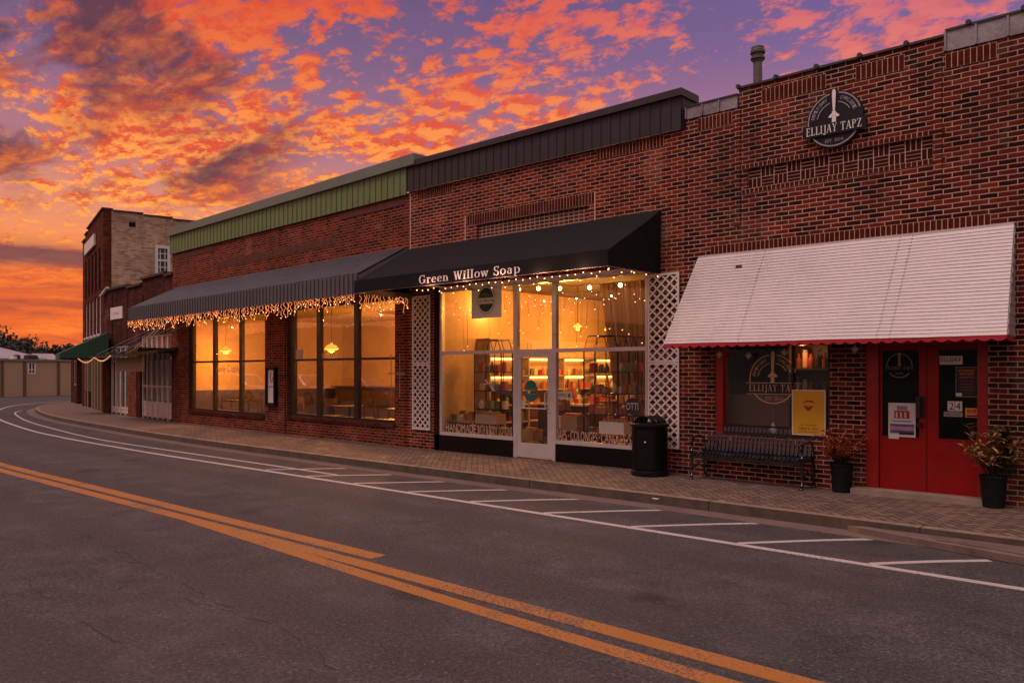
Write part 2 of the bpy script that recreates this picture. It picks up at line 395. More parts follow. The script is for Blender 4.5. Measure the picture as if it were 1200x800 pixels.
def glyph(ch):
    P=[]; 
    def rect(x0,x1,y0,y1): P.append([(x0,y0),(x1,y0),(x1,y1),(x0,y1)])
    def stem(x,y0,y1,w=TH,sb=True,st=True,sw=.17):
        rect(x,x+w,y0,y1)
        if sb: rect(x+w/2-sw,x+w/2+sw,y0,y0+TN)
        if st: rect(x+w/2-sw,x+w/2+sw,y1-TN,y1)
    def diag(xa,ya,xb,yb,w): P.append([(xa-w/2,ya),(xa+w/2,ya),(xb+w/2,yb),(xb-w/2,yb)])
    def arc(cx,cy,rx,ry,a0,a1,th=TH,tn=TN,n=14):
        for i in range(n):
            q=[]
            for a in (a0+(a1-a0)*i/n,a0+(a1-a0)*(i+1)/n):
                c,s_=math.cos(rad(a)),math.sin(rad(a)); q.append(((cx+rx*c,cy+ry*s_),(cx+(rx-th)*c,cy+(ry-tn)*s_)))
            P.append([q[0][0],q[1][0],q[1][1],q[0][1]])
    adv=.7; x=.66
    if ch=='G':
        arc(.44,.5,.42,.52,48,318); rect(.66,.66+TH,.08,.44); rect(.54,.92,.40,.40+TN); rect(.70,.75,.68,.98); adv=.98
    elif ch=='r': stem(.1,0,x); arc(.36,x-.2,.18,.2,20,150,.08,.09,8); P.append([(.42,.52),(.55,.50),(.54,.62),(.44,.64)]); adv=.6
    elif ch=='e': arc(.32,x/2,.30,x/2+.02,0,318); rect(.08,.60,x/2,x/2+TN); adv=.68
    elif ch=='n': stem(.08,0,x); stem(.46,0,x-.16,st=False); arc(.33,x-.24,.275,.25,0,140,TH*.8,.08,10); adv=.82
    elif ch=='W':
        diag(.14,1,.36,0,TH); diag(.36,0,.58,1,TN*1.2); diag(.52,1,.76,0,TH); diag(.76,0,1.0,1,TN*1.2)
        for c in (.14,.55,1.0): rect(c-.15,c+.15,1-TN,1); 
        adv=1.14
    elif ch=='i': stem(.1,0,x); arc(.17,.88,.095,.095,0,360,.095,.095,8); adv=.40
    elif ch=='l': stem(.1,0,1.02); adv=.40
    elif ch=='o': arc(.33,x/2,.32,x/2+.02,0,360,n=18); adv=.70
    elif ch=='w':
        diag(.1,x,.27,0,TH*.9); diag(.27,0,.42,x,TN*1.2); diag(.42,x,.60,0,TH*.9); diag(.60,0,.78,x,TN*1.2)
        for c in (.1,.42,.78): rect(c-.12,c+.12,x-TN,x)
        adv=.92
    elif ch=='S':
        arc(.34,.75,.27,.27,30,270,.12,.06); arc(.33,.26,.29,.28,-150,90,.13,.06); rect(.55,.60,.74,1.0); rect(.05,.10,0.,.28); adv=.70
    elif ch=='a': stem(.40,0,x-.16,sb=True,st=False,sw=.12); arc(.30,x-.22,.245,.22,0,150,TH*.85,.08,9); arc(.26,.2,.22,.21,60,330,TH,TN,12); adv=.70
    elif ch=='p': stem(.1,-.34,x); arc(.36,x/2,.32,x/2+.02,-150,150,n=16); adv=.78
    elif ch=='E': stem(.1,0,1); rect(.1,.62,0,TN*1.2); rect(.1,.60,1-TN*1.2,1); rect(.1,.48,.5,.5+TN); rect(.59,.64,0,.24); rect(.57,.62,.76,1); rect(.45,.49,.40,.64); adv=.74
    elif ch=='L': stem(.1,0,1); rect(.1,.60,0,TN*1.2); rect(.57,.62,0,.28); adv=.70
    elif ch=='I': stem(.1,0,1); adv=.42
    elif ch=='J': stem(.22,.08,1,sb=False); arc(.18,.04,.19,.24,-170,0,TH,.07,8); adv=.48
    elif ch=='A': diag(.1,0,.38,1,TN*1.2); diag(.66,0,.40,1,TH); rect(.2,.56,.32,.32+TN); rect(-.02,.22,0,TN); rect(.52,.82,0,TN); adv=.82
    elif ch=='Y': diag(.12,1,.38,.48,TH); diag(.64,1,.38,.48,TN*1.2); stem(.31,0,.5,st=False); rect(0,.27,1-TN,1); rect(.52,.76,1-TN,1); adv=.78
    elif ch=='T': stem(.30,0,1,st=False); rect(.04,.72,1-TN*1.2,1); rect(.02,.07,.74,1); rect(.69,.74,.74,1); adv=.80
    elif ch=='P': stem(.1,0,1); arc(.34,.74,.30,.26,-90,90,TH,TN,12); rect(.12,.34,1-TN,1); rect(.12,.34,.48,.48+TN); adv=.72
    elif ch=='Z': diag(.12,0,.60,1,TH); rect(.05,.66,1-TN*1.2,1); rect(.05,.68,0,TN*1.2); rect(.64,.69,0,.26); rect(.04,.09,.74,1); adv=.76
    elif ch==' ': adv=.42
    return P,adv
def serif(txt,width,cap,cx,z0,y,mb,m=0):
    x=0; polys=[]
    for ch in txt:
        p,a=glyph(ch); polys+=[[(q[0]+x,q[1]) for q in g] for g in p]; x+=a+.05
    sx=width/(x-.05); k=0
    for g in polys:
        k+=1; mb.prism([(cx-width/2+q[0]*sx,y-.0006*(k%7),z0+q[1]*cap) for q in g],(0,.004,0),m)
# ------------------------------------------------------------------ setting: ground, road, pavement
g=MB(); g.box(-420,420,-420,420,-.6,-.140); struct('ground',g,M['grassg'])
g=MB(); g.box(-74,50,-34,40,-.136,-.130); struct('road',g,M['asphalt'])
def catmull(pts,n=8):
    out=[]; k=len(pts)
    for i in range(k-1):
        p0,p1,p2,p3=[Vector(pts[j]) for j in (max(i-1,0),i,i+1,min(i+2,k-1))]
        for q in range(n):
            t=q/n; out.append(.5*((2*p1)+(-p0+p2)*t+(2*p0-5*p1+4*p2-p3)*t*t+(-p0+3*p1-3*p2+p3)*t**3))
    out.append(Vector(pts[-1])); return out
def offs(path,d):
    out=[]
    for i,p in enumerate(path):
        a=(path[min(i+1,len(path)-1)]-path[max(i-1,0)]).normalized(); out.append(p+Vector((-a.y,a.x))*d)
    return out
def strip(mb,path,w,z0,z1,m=0,d=0.,ms=None):
    L,Rr=offs(path,d+w/2),offs(path,d-w/2); n=len(path); b=len(mb.v)
    for i in range(n):
        for q,z in ((L[i],z1),(Rr[i],z1),(Rr[i],z0),(L[i],z0)): mb.v.append((q.x,q.y,z))
    for i in range(n-1):
        for a,c in ((0,1),(1,2),(2,3),(3,0)):
            mb.f.append((b+4*i+a,b+4*i+c,b+4*(i+1)+c,b+4*(i+1)+a)); mb.m.append(m if (ms is None or a==0) else ms); mb.r.append(0)
    for i in (0,n-1): mb.f.append(tuple(b+4*i+k for k in range(4))); mb.m.append(m); mb.r.append(0)
CURB=catmull([(9,-2.36),(3,-2.36),(-2,-2.34),(-6,-2.28),(-11,-2.36),(-17,-2.32),(-21,-2.18),(-24.4,-1.95),(-30,-1.45),(-34,-.94),(-38,-.15),(-41.7,.85),(-45,2.2),(-48,3.9),(-50.5,6.3),(-52,10),(-52.5,16),(-52.5,30)],6)
IN=offs(CURB,-.15)
# pavement slab: fan between the inner kerb edge and the line far behind the facades
g=MB()
for i in range(len(IN)-1):
    a,b=IN[i],IN[i+1]
    ya=lambda p: 1.0 if p.x>-26 else 30.
    if a.x>-26: g.face([(a.x,a.y,-.006),(b.x,b.y,-.006),(b.x,3.,-.006),(a.x,3.,-.006)])
    else: g.face([(a.x,a.y,-.006),(b.x,b.y,-.006),(-26,30,-.006),(-26,30,-.006)][:3])
g.face([(-26.2,3.,-.006),(-24.,3.,-.006),(-26,30,-.006)])
struct('sidewalk',g,M['sidewalk'])
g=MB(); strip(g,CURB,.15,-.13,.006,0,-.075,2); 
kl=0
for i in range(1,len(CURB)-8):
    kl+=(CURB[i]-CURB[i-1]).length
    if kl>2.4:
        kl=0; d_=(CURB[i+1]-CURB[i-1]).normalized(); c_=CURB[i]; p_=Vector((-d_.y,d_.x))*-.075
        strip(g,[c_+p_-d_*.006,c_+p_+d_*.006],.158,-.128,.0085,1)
struct('kerb',g,[M['kerb'],M['crack'],paint('shaded_kerb_face',(.085,.058,.045),.9,0,.6,5.,.5)])  # kerb face gets a darker colour that stands for its shade
g=MB(); strip(g,CURB,.34,-.1295,-.122,0,.172); struct('gutter',g,M['gutter'])
# the lower step in front of the kerb at the right
g=MB(); stp=[(-3.45,-2.42),(-2.43,-2.71),(-1.64,-2.90),(0,-3.28),(3,-3.9),(9,-4.6),(9,-2.365),(3,-2.365),(-2,-2.345),(-3.3,-2.35)]
g.prism([(x,y,-.055) for x,y in stp],(0,0,-.07)); struct('lower_kerb_step',g,paint('step_concrete',(.15,.10,.08),.9,0,.6,3.5,.5))
g=MB(); stp2=[(-2.5,-2.60),(-1.62,-2.78),(0,-3.14),(3,-3.75),(8.9,-4.45),(8.9,-2.40),(3,-2.40),(-2,-2.38)]
g.face([(x,y,-.050) for x,y in stp2]); struct('brick_apron',g,M['gutter'])
# herringbone pavers, clipped to the pavement strip
def clip(poly,f):
    out=[]
    for i in range(len(poly)):
        p,q=poly[i],poly[(i+1)%len(poly)]; a,b=f(p),f(q)
        if a>=0: out.append(p)
        if a*b<0: t=a/(a-b); out.append((p[0]+(q[0]-p[0])*t,p[1]+(q[1]-p[1])*t))
    return out
def curb_y(x):
    for i in range(len(IN)-1):
        a,b=IN[i],IN[i+1]
        if b.x<=x<=a.x and a.x-b.x>1e-6: return a.y+(b.y-a.y)*(x-a.x)/(b.x-a.x)
    return -2.2
g=MB(); tones=[]; U=.106; c45=math.cos(rad(45)); gp=.0075
def paver(cells):
    (x0,y0,x1,y1)=cells; q=[(x0*U+gp,y0*U+gp),(x1*U-gp,y0*U+gp),(x1*U-gp,y1*U-gp),(x0*U+gp,y1*U-gp)]
    w=[(x*c45-y*c45,x*c45+y*c45) for x,y in q]; cx=sum(p[0] for p in w)/4; cy=sum(p[1] for p in w)/4
    if not(-24<cx<4 and -2.6<cy<.2): return
    cyb=curb_y(cx)+.012; top=(-.004 if cx>-14.03 else B.w(B.S(479)+(cx+14.03))[1]-.004)
    w=clip(w,lambda p:p[1]-cyb); 
    if len(w)>2: w=clip(w,lambda p:top-p[1])
    if len(w)<3: return
    g.face([(p[0],p[1],0.) for p in w]); tones.append(R.random())
for i in range(-260,260):
    for j in range(-260,260):
        k=(i-j)%4
        if k==0: paver((i,j,i+2,j+1))
        elif k==3: paver((i,j,i+1,j+2))
npv=len(g.f)
for i in range(28):
    xa,xb=-24+i,-23+i; g.face([(xa,curb_y(xa)+.012,-.0035),(xb,curb_y(xb)+.012,-.0035),(xb,(-.004 if xb>-14 else .0),-.0035),(xa,(-.004 if xa>-14 else .0),-.0035)],1); tones.append(0.)
po=struct('sidewalk_pavers',g,[M['paver'],M['joint']])
at=po.data.attributes.new('tone','FLOAT','FACE'); at.data.foreach_set('value',tones)
# painted markings
V2=lambda pts:[Vector(p) for p in pts]
g=MB(); W1=catmull([(9,-3.88),(0,-3.88),(-10,-3.88),(-17.2,-3.93),(-20.5,-3.88),(-22.4,-3.83),(-24.7,-3.72),(-28.3,-3.40),(-35,-2.39),(-40,-1.25),(-43.2,-.3),(-47.3,1.25),(-50,2.7),(-53,5.2),(-55,9)],8)
strip(g,W1,.10,-.1295,-.126); struct('edge_line',g,M['wline'])
g=MB(); W2=catmull([(-12,-3.36),(-18.5,-3.37),(-21.8,-3.34),(-24.1,-3.2),(-27.6,-2.80),(-32.9,-2.04),(-38,-.98),(-40.9,-.2),(-42.6,.55)],6)
strip(g,W2,.07,-.1295,-.126); struct('parking_edge_line',g,M['wline'])
g=MB()
for k in range(9):
    x0=-2.72-1.36*k; e=(1.32,1.55) if k else (.80,.92)
    strip(g,catmull([(x0,-3.82),(x0+e[0]*.5,-3.82+e[1]*.54),(x0+e[0],-3.82+e[1])],4),.085,-.1295,-.1262)
struct('parking_hatch_lines',g,M['wline'])
g=MB(); strip(g,catmull([(-6.38,-6.82),(-10,-6.85),(-14,-6.88),(-18.2,-6.90),(-24,-6.76),(-32,-5.86),(-42,-3.16),(-50,.44)],8),.20,-.1295,-.126)
strip(g,catmull([(12,-7.26),(5,-7.20),(-2,-7.14),(-6.4,-7.10),(-10,-7.13),(-14,-7.16),(-18.2,-7.18),(-24,-7.04),(-32,-6.14),(-42,-3.44),(-50,.16)],8),.185,-.1295,-.1255)
strip(g,catmull([(12,-7.64),(5,-7.56),(-2.3,-7.46),(-5.,-7.38),(-7.4,-7.26),(-9.6,-7.15)],8),.165,-.1295,-.1262)
struct('centre_lines',g,M['yline'])
g=MB()
def crack(px,w=.012):
    pts=[]; P=[gnd(u,v) for u,v in px]
    for i in range(len(P)-1):
        a,b=Vector(P[i]),Vector(P[i+1]); n=max(3,int((b-a).length/.10))
        for q in range(n): pts.append(a.lerp(b,q/n)+Vector((R.gauss(0,.018),R.gauss(0,.018))))
    for i in range(len(pts)-1):
        if R.random()<.30: continue
        strip(g,[pts[i],pts[i+1]],w*R.uniform(.3,1.1),-.1297,-.1278)
crack([(85,620),(130,640),(190,672),(250,702),(300,730)]); crack([(30,675),(45,692),(70,710),(120,742),(160,765)],.016); crack([(250,560),(330,590),(420,618)],.008); crack([(110,655),(170,660),(230,652)],.007); crack([(215,700),(330,735),(400,790)],.010)
struct('road_cracks',g,M['crack'])
g=MB()
for u,v in ((768,584),(858,583)): 
    x,y=gnd(u,v,.002); g.box(x-.04,x+.05,y-.025,y+.02,.002,.006)
    break
tag(build('paper_scrap',g,M['paperw']),'small white scrap of paper lying on the paving before the bench','litter')
# ------------------------------------------------------------------ shared pieces
def ribs_panel(mb,s0,s1,z0,z1,y,pitch,rw=.03,rd=.022,m=0):
    mb.box(s0,s1,y,y+.02,z0,z1,m)
    n=int((s1-s0)/pitch)
    for i in range(n+1):
        x=s0+(s1-s0)*i/n; mb.box(max(s0,x-rw/2),min(s1,x+rw/2),y-rd,y-.001,z0+.002,z1-.002,m)
def shell(T,seg,s0,s1,y0,depth,z1,mat,roofz,left=True,right=True):
    g=MB()
    if left: g.box(s0,s0+.25,y0,depth,-.1,z1)
    if right: g.box(s1-.25,s1,y0,depth,-.1,z1)
    g.box(s0+.251,s1-.251,depth-.25,depth,-.1,z1-.1)
    build('outer_wall',g,mat,T)
    g=MB(); g.box(s0+.252,s1-.252,y0+.002,depth-.252,roofz-.2,roofz); build('roof',g,M['roof'],T)
def room(T,s0,s1,y0,y1,z0,z1,wallm,floorm,ceilm):
    g=MB(); g.box(s0,s1,y1,y1+.05,z0,z1); g.box(s0-.05,s0-.001,y0,y1+.05,z0,z1); g.box(s1+.001,s1+.05,y0,y1+.05,z0,z1); build('interior_wall',g,wallm,T)
    g=MB(); g.box(s0-.05,s1+.05,y0,y1+.05,z0-.06,z0-.001); build('interior_floor',g,floorm,T)
    g=MB(); g.box(s0-.05,s1+.05,y0,y1+.05,z1+.001,z1+.06); build('ceiling',g,ceilm,T)
def lamp(seg,s,y,z,power,col=(1,.50,.15),r=.06,name='lamp_light',parent=None):
    L=bpy.data.lights.new(name,'POINT'); L.energy=power; L.color=col; L.shadow_soft_size=r
    o=bpy.data.objects.new(name,L); COL.objects.link(o)
    if parent is not None:
        q=ORG[parent.name]; o.parent=parent; o.location=(s-q[0],y-q[1],z-q[2])
    else: o.location=seg.w(s,y,z)
    return o
def soldier_run(mb,s0,s1,z0,z1,y0=-.014,y1=.05,m=0):
    mb.box(s0,s1,y0,y1,z0,z1,m,1)
# ================================================================== A: taproom
aL,aR=A.S(804),4.2
DL,DR,DT=A.S(1014),A.S(1158),2.14
WL,WR,WB,WT=A.S(838),A.S(972),.70,2.14
T=thing('taproom_building','red brick taproom with red double doors beneath the white awning','building',A,(aL,0,0))
s2,s3=A.S(866),A.S(1106)
bwL,bwR,bw0,bw1=A.S(876),A.S(1099),4.55,4.86
g=MB(); g.wall(aL,aR,-.1,6.13,0,.25,[(DL,DR,-.2,DT),(WL,WR,WB,WT),(aL-1,s2,5.85,7),(s3,aR+1,5.93,7),(bwL,bwR,bw0,bw1)]); build('wall',g,M['brickA'],T)
# basketweave panel, recessed, blocks of three bricks
g=MB(); n=13; bw=(bwR-bwL)/n
g.box(bwL,bwR,.034,.12,bw0,bw1,1)
for i in range(n):
    for j in range(2):
        x0=bwL+bw*i; z0=bw0+(bw1-bw0)*j/2; h=(bw1-bw0)/2
        for k in range(3):
            if (i+j)%2: g.box(x0+.007,x0+bw-.007,.029,.08,z0+h*k/3+.006,z0+h*(k+1)/3-.006,0)
            else: g.box(x0+bw*k/3+.006,x0+bw*(k+1)/3-.006,.029,.08,z0+.007,z0+h-.007,0)
g.box(bwL-.001,bwR+.001,.12,.24,bw0-.001,bw1+.001,1)
build('basketweave_panel',g,[paint('dark_panel_brick',(.05,.010,.006),.9,0,.6,7.,.3,.08),paint('panel_mortar',(.66,.44,.36),.9,0,.2,6.)],T)
# soldier courses (stack-bonded upright bricks standing 12 mm proud)
def soldiers(parent,seg,runs,pitch=.0712,mat=None,name='soldier_course'):
    g=MB()
    for (a,b,z0,z1) in runs:
        g.box(a,b,-.008,.02,z0,z1,1); n=max(1,round((b-a)/pitch)); w=(b-a)/n
        for i in range(n):
            d=R.uniform(-.003,.003); g.box(a+w*i+.0055,a+w*(i+1)-.0055,-.013+d*.6,.0,z0+.005,z1-.005,0)
    return build(name,g,mat or [M['sold'],M['mort']],parent)
M['sold']=paint('upright_brick',(.085,.013,.007),.9,0,.65,6.,.3,.08); M['mort']=paint('mortar',(.66,.44,.36),.9,0,.25,6.)
soldiers(T,A,[(A.S(833),A.S(1161),3.57,3.72),(A.S(893),A.S(968),5.83,6.04),(A.S(1003),A.S(1060),5.83,6.04),(A.S(1108),A.S(1168),5.70,5.90),(A.S(818),A.S(858),5.62,5.82),(bwL-.1,bwR+.1,bw1+.003,bw1+.075),(bwL-.1,bwR+.1,bw0-.078,bw0-.003)])
# shallow strips outlining the wall panels
for u in (868,1104): build('wall_strip',MB().box(A.S(u)-.11,A.S(u)+.0,-.022,.02,4.0,5.82 if u==868 else 5.92),M['brickA'],T)
g=MB(); g.box(s2-.02,s3+.02,-.03,.28,6.132,6.165); x=s2
while x<s3: g.tube([(x,-.05,6.17),(x,.30,6.17)],.035,8); x+=.62
g.box(s3+.021,aR,-.03,.28,6.195,6.225); x=s3+.3
while x<aR: g.tube([(x,-.05,6.235),(x,.30,6.235)],.035,8); x+=.62
g.box(aL,s2-.021,-.03,.28,6.045,6.07); 
build('coping',g,M['coping'],T)
g=MB(); x=s3+.025
g.box(x,aR,-.012,.2,5.932,6.194)
while x<aR: g.box(x-.012,x+.012,-.035,-.013,5.936,6.19); x+=.36
x=aL; g.box(aL,s2-.022,-.012,.2,5.852,6.044)
while x<s2-.05: g.box(x,x+.02,-.035,-.013,5.86,6.04); x+=.30
x=s3+.2
build('flashing',g,M['galv'],T)
shell(T,A,aL,aR,.251,11.,5.80,M['brickA'],5.5)
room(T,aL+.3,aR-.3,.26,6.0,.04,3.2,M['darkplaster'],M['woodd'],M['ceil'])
g=MB(); 
for a,b in ((DL,DL+.17),(DR-.13,DR)): g.box(a,b,.02,.16,.06,DT)
g.box(DL+.171,DR-.131,.02,.16,2.06,DT); build('door_frame',g,M['redframe'],T)
g=MB(); g.box(DL-.10,DR+.06,-.30,.0-.002,.0,.075); g.box(DL+.002,DR-.002,.001,.3,-.02,.06); build('doorstep',g,M['concrete'],T)
d0,d1=DL+.175,DR-.135; dm=(d0+d1)/2
for k,(a,b) in enumerate(((d0,dm-.004),(dm+.004,d1))):
    ga,gb=(a+.03,b-.155) if k==0 else (a+.055,b-.01)
    ga,gb=A.S(1034 if k==0 else 1100,.06),A.S(1077 if k==0 else 1147,.06)
    g=MB(); g.wall(a,b,.065,2.055,.06,.105,[(ga,gb,.80,1.99)])
    g.box(ga-.02,gb+.02,.052,.059,.78,.799); g.box(ga-.02,gb+.02,.052,.059,1.991,2.01)
    dr=build('door',g,M['redpaint'],T)
    g=MB(); g.box(ga,gb,.08,.086,.80,1.99); build('pane',g,M['glassd'],dr)
    if k==0:
        g=MB(); g.box(b-.13,b-.02,.040,.059,1.07,1.36); g.box(b-.09,b-.06,-.005,.039,1.10,1.13); g.box(b-.09,b-.06,-.005,.039,1.30,1.33); g.box(b-.092,b-.058,-.02,-.004,1.08,1.35)
        g.lathe((b-.075,.02,.97),[(.03,-.03),(.04,-.02),(.04,.02),(.03,.03)],12); g.box(b-.09,b-.06,.03,.059,.95,.99); build('handle',g,M['darkframe'],dr)
        # round tap emblem on the glass
        cx=A.S(1054,.075); cz=1.78; g=MB()
        for i in range(28):
            a0,a1=2*math.pi*i/28,2*math.pi*(i+1)/28
            if -.55<math.sin((a0+a1)/2)<-.02: continue
            g.face([(cx+.17*math.cos(a0),.074,cz+.17*math.sin(a0)),(cx+.17*math.cos(a1),.074,cz+.17*math.sin(a1)),(cx+.158*math.cos(a1),.074,cz+.158*math.sin(a1)),(cx+.158*math.cos(a0),.074,cz+.158*math.sin(a0))])
        serif('ELLIJAY TAPZ',.36,.045,cx,cz-.055,.075,g); bfont('EST 2014',.1,.025,cx,cz-.11,.075,g)
        g.prism([(cx-.012,.072,cz+.02),(cx+.012,.072,cz+.02),(cx+.018,.072,cz+.18),(cx-.018,.072,cz+.18)],(0,.002,0),1); g.prism([(cx-.03,.072,cz),(cx+.03,.072,cz),(cx+.012,.072,cz+.03),(cx-.012,.072,cz+.03)],(0,.002,0),1)
        build('emblem',g,[paint('dim_glass_print',(.26,.20,.17),.6),M['woodl']],dr)
# taproom window
g=MB(); f=.085
g.box(WL,WL+.13,.01,.16,WB,WT); g.box(WR-.03,WR,.01,.16,WB,WT,1); g.box(WL+.131,WR-.031,.01,.16,WT-.05,WT); g.box(WL+.131,WR-.031,-.0,.16,WB,WB+.05,1)
mx=A.S(929,.05); g.box(mx-.012,mx+.012,.03,.12,WB+.051,WT-.051,1)
wo=build('window',g,[M['redframe'],M['darkframe']],T)
g=MB(); g.box(WL+.131,mx-.013,.07,.076,WB+.051,WT-.051); g.box(mx+.013,WR-.031,.07,.076,WB+.051,WT-.051); build('pane',g,M['glass'],wo)
def emblem(mb,cx,cz,r,y,m,mt,full=True):
    def ring(r0,r1,a0,a1,n=40):
        for i in range(n):
            p,q=rad(a0+(a1-a0)*i/n),rad(a0+(a1-a0)*(i+1)/n)
            mb.prism([(cx+r1*math.cos(p),y,cz+r1*math.sin(p)),(cx+r1*math.cos(q),y,cz+r1*math.sin(q)),(cx+r0*math.cos(q),y,cz+r0*math.sin(q)),(cx+r0*math.cos(p),y,cz+r0*math.sin(p))],(0,.003,0),m)
    ring(r*.91,r*.955,16,80); ring(r*.91,r*.955,100,195-8); ring(r*.91,r*.955,217,325)
    ring(r*.60,r*.63,28,76,16); ring(r*.60,r*.63,104,170,16)
    # arc words
    for txt,a0,a1 in (('PREMIUM CRAFT',168,112),('CHARCUTERIE',70,20)):
        for i,ch in enumerate(txt):
            if ch==' ': continue
            a=rad(a0+(a1-a0)*i/(len(txt)-1)); bfont(ch,r*(.05 if ch=='I' else .085),r*.13,cx+r*.77*math.cos(a),cz+r*.77*math.sin(a),y-.001,mb,m,ang=a-math.pi/2)
    # beer tap: handle, collar, spout
    h=[(-.035,.30),(.035,.30),(.055,.62),(.068,.92),(.05,1.03),(0,1.07),(-.05,1.03),(-.068,.92),(-.055,.62)]
    mb.prism([(cx+x*r,y-.012,cz+z*r) for x,z in h],(0,.010,0),mt)
    mb.prism([(cx+x*r,y-.010,cz+z*r) for x,z in [(-.06,.18),(.06,.18),(.07,.29),(-.07,.29)]],(0,.008,0),mt)
    for i in range(10):
        p,q=rad(20+14*i),rad(20+14*(i+1))
        mb.prism([(cx+r*.21*math.cos(p),y-.009,cz+.02*r+r*.21*math.sin(p)),(cx+r*.21*math.cos(q),y-.009,cz+.02*r+r*.21*math.sin(q)),(cx+r*.11*math.cos(q),y-.009,cz+.02*r+r*.11*math.sin(q)),(cx+r*.11*math.cos(p),y-.009,cz+.02*r+r*.11*math.sin(p))],(0,.007,0),mt)
    mb.prism([(cx+x*r,y-.008,cz+z*r) for x,z in [(-.075,-.14),(.075,-.14),(.065,.12),(-.065,.12)]],(0,.006,0),mt)
g=MB(); cx,cz=A.F(905,444,.05); emblem(g,cx,cz,.40,.064,0,1); serif('ELLIJAY TAPZ',.82,.105,cx+.02,cz-.19,.064,g)
g.box(cx-.43,cx+.45,.062,.0645,cz-.065,cz-.055); g.box(cx-.43,cx+.45,.062,.0645,cz-.235,cz-.225)
bfont('EST. 2014',.28,.055,cx+.02,cz-.30,.063,g); build('emblem',g,[M['letterd'],paint('pale_tap_print',(.66,.46,.30),.6)],wo)
# small cornice of the deep window interior: shelf with bottles, counter
g=MB(); s0=A.S(929,.6); g.box(s0,s0+1.0,.5,.9,1.30,1.33); g.box(s0,s0+1.0,.5,.9,1.72,1.75); g.box(s0-.03,s0,.5,.9,.3,2.2); g.box(s0,s0+1,.88,.9,.3,2.2)
tag(build('bottle_shelf',g,M['woodd'],org=(s0,.5,0.)),'dark wooden bottle shelf just inside the taproom window','shelf')
def bottle_mb(c,h,r,k):
    g=MB()
    if k==0: g.lathe(c,[(r,0),(r,h*.55),(r*.45,h*.72),(r*.35,h*.97),(r*.42,h)],10)
    elif k==1: g.lathe(c,[(r*.9,0),(r,h*.05),(r,h*.85),(r*.75,h*.9),(r*.75,h)],10)
    else: g.lathe(c,[(r*.8,0),(r,h*.3),(r,h*.6),(r*.5,h*.8),(r*.7,h*.86),(r*.1,h)],10)
    return g
bm=[paint('amber_bottle',(.20,.07,.02),.2),paint('pale_jar',(.55,.42,.32),.4),paint('red_can',(.30,.05,.03),.3),paint('dark_bottle',(.03,.03,.02),.15)]
for lev,z in ((0,1.33),(1,1.75)):
    pr=[build('bottle',bottle_mb((0,0,0),.27,.045,k%3),bm[k]) for k in range(4)]
    for k in range(9):
        lab='bottle or jar standing on the '+('lower' if lev==0 else 'upper')+' shelf inside the taproom window'
        o=pr[k] if k<4 else pr[k%4].copy()
        if k>=4: COL.objects.link(o)
        o.location=A.w(s0+.07+.105*k,.62+.05*R.random(),z+.001); o.scale=(1,1,R.uniform(.8,1.1))
        tag(o,lab,'bottle','bottles on the taproom window shelf, '+('lower' if lev==0 else 'upper')+' row')
# white panel in the window backdrop
g=MB(); g.box(A.S(850,.35),A.S(926,.45),.42,.45,.74,1.33); tag(build('counter_panel',g,paint('dim_brown_panel',(.20,.12,.08),.7),org=(A.S(850,.35),.42,.74)),'pale low panel standing inside the taproom window behind the emblem','panel')
lamp(A,A.S(890,2.6),2.6,2.0,22,(1,.42,.14),parent=T); lamp(A,A.S(950,.75),.42,2.0,5,(1,.35,.1),.03,parent=T)
# --- white aluminium awning
aw0,aw1=A.S(819.5),A.S(1189); zt,zb,pj=3.545,2.135,.80
fl,fr=A.S(778,-pj),A.S(1180,-pj)
T=thing('louvered_awning','white corrugated metal awning with red scalloped edge over the red doors','awning',A,(aw0,0,zb))
g=MB(); n=30
for i in range(n):
    t0,t1=i/n,(i+1)/n
    def pt(t,e,dy=0,dz=0):
        a=aw0+(fl-aw0)*t; b=aw1+(fr-aw1)*t; return ((a if e==0 else b), -pj*t-.03*(1-t)+dy, zt+(zb-zt)*t+dz)
    # each pan: curved slat lapping the next
    SG=26
    def lx(t,j,dy,dz,k):
        p0_,p1_=Vector(pt(t,0,dy,dz)),Vector(pt(t,1,dy,dz)); q=p0_.lerp(p1_,j/SG); h=math.sin(j*12.9898+i*78.233+k)*43758.5453; h=(h-math.floor(h)-.5)*.007+.006*math.sin(j*.55+i*.21)
        return (q.x,q.y+h*.4,q.z+h*.5)
    rows=[(t0,0,0,0),((t0+t1)/2,-.010,.008,1),(t1,-.018,-.004,2),(t1,0,-.006,3)]
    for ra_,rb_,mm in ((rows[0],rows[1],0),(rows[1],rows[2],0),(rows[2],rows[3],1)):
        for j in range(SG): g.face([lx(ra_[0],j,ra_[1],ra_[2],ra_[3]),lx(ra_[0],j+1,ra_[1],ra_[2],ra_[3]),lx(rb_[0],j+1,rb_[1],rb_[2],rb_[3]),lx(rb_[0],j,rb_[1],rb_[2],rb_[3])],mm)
    g.face([pt(t1,0,.02,-.006),pt(t1,1,.02,-.006),pt(t0,1,.02,-.006),pt(t0,0,.02,-.006)])
cn=build('canopy',g,[M['whitealu'],M['laplip']],T)
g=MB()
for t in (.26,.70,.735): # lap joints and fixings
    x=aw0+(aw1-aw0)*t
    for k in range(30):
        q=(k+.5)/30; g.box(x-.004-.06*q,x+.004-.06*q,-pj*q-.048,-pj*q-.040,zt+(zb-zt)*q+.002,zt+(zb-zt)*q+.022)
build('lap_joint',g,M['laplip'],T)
g=MB(); q=.16; x=aw0+(aw1-aw0)*.165; g.box(x,x+.10,-pj*q-.055,-pj*q-.045,zt+(zb-zt)*q-.02,zt+(zb-zt)*q+.03); build('rust_patch',g,paint('rust_spot',(.13,.035,.025),.8,0,.4,20.),T)
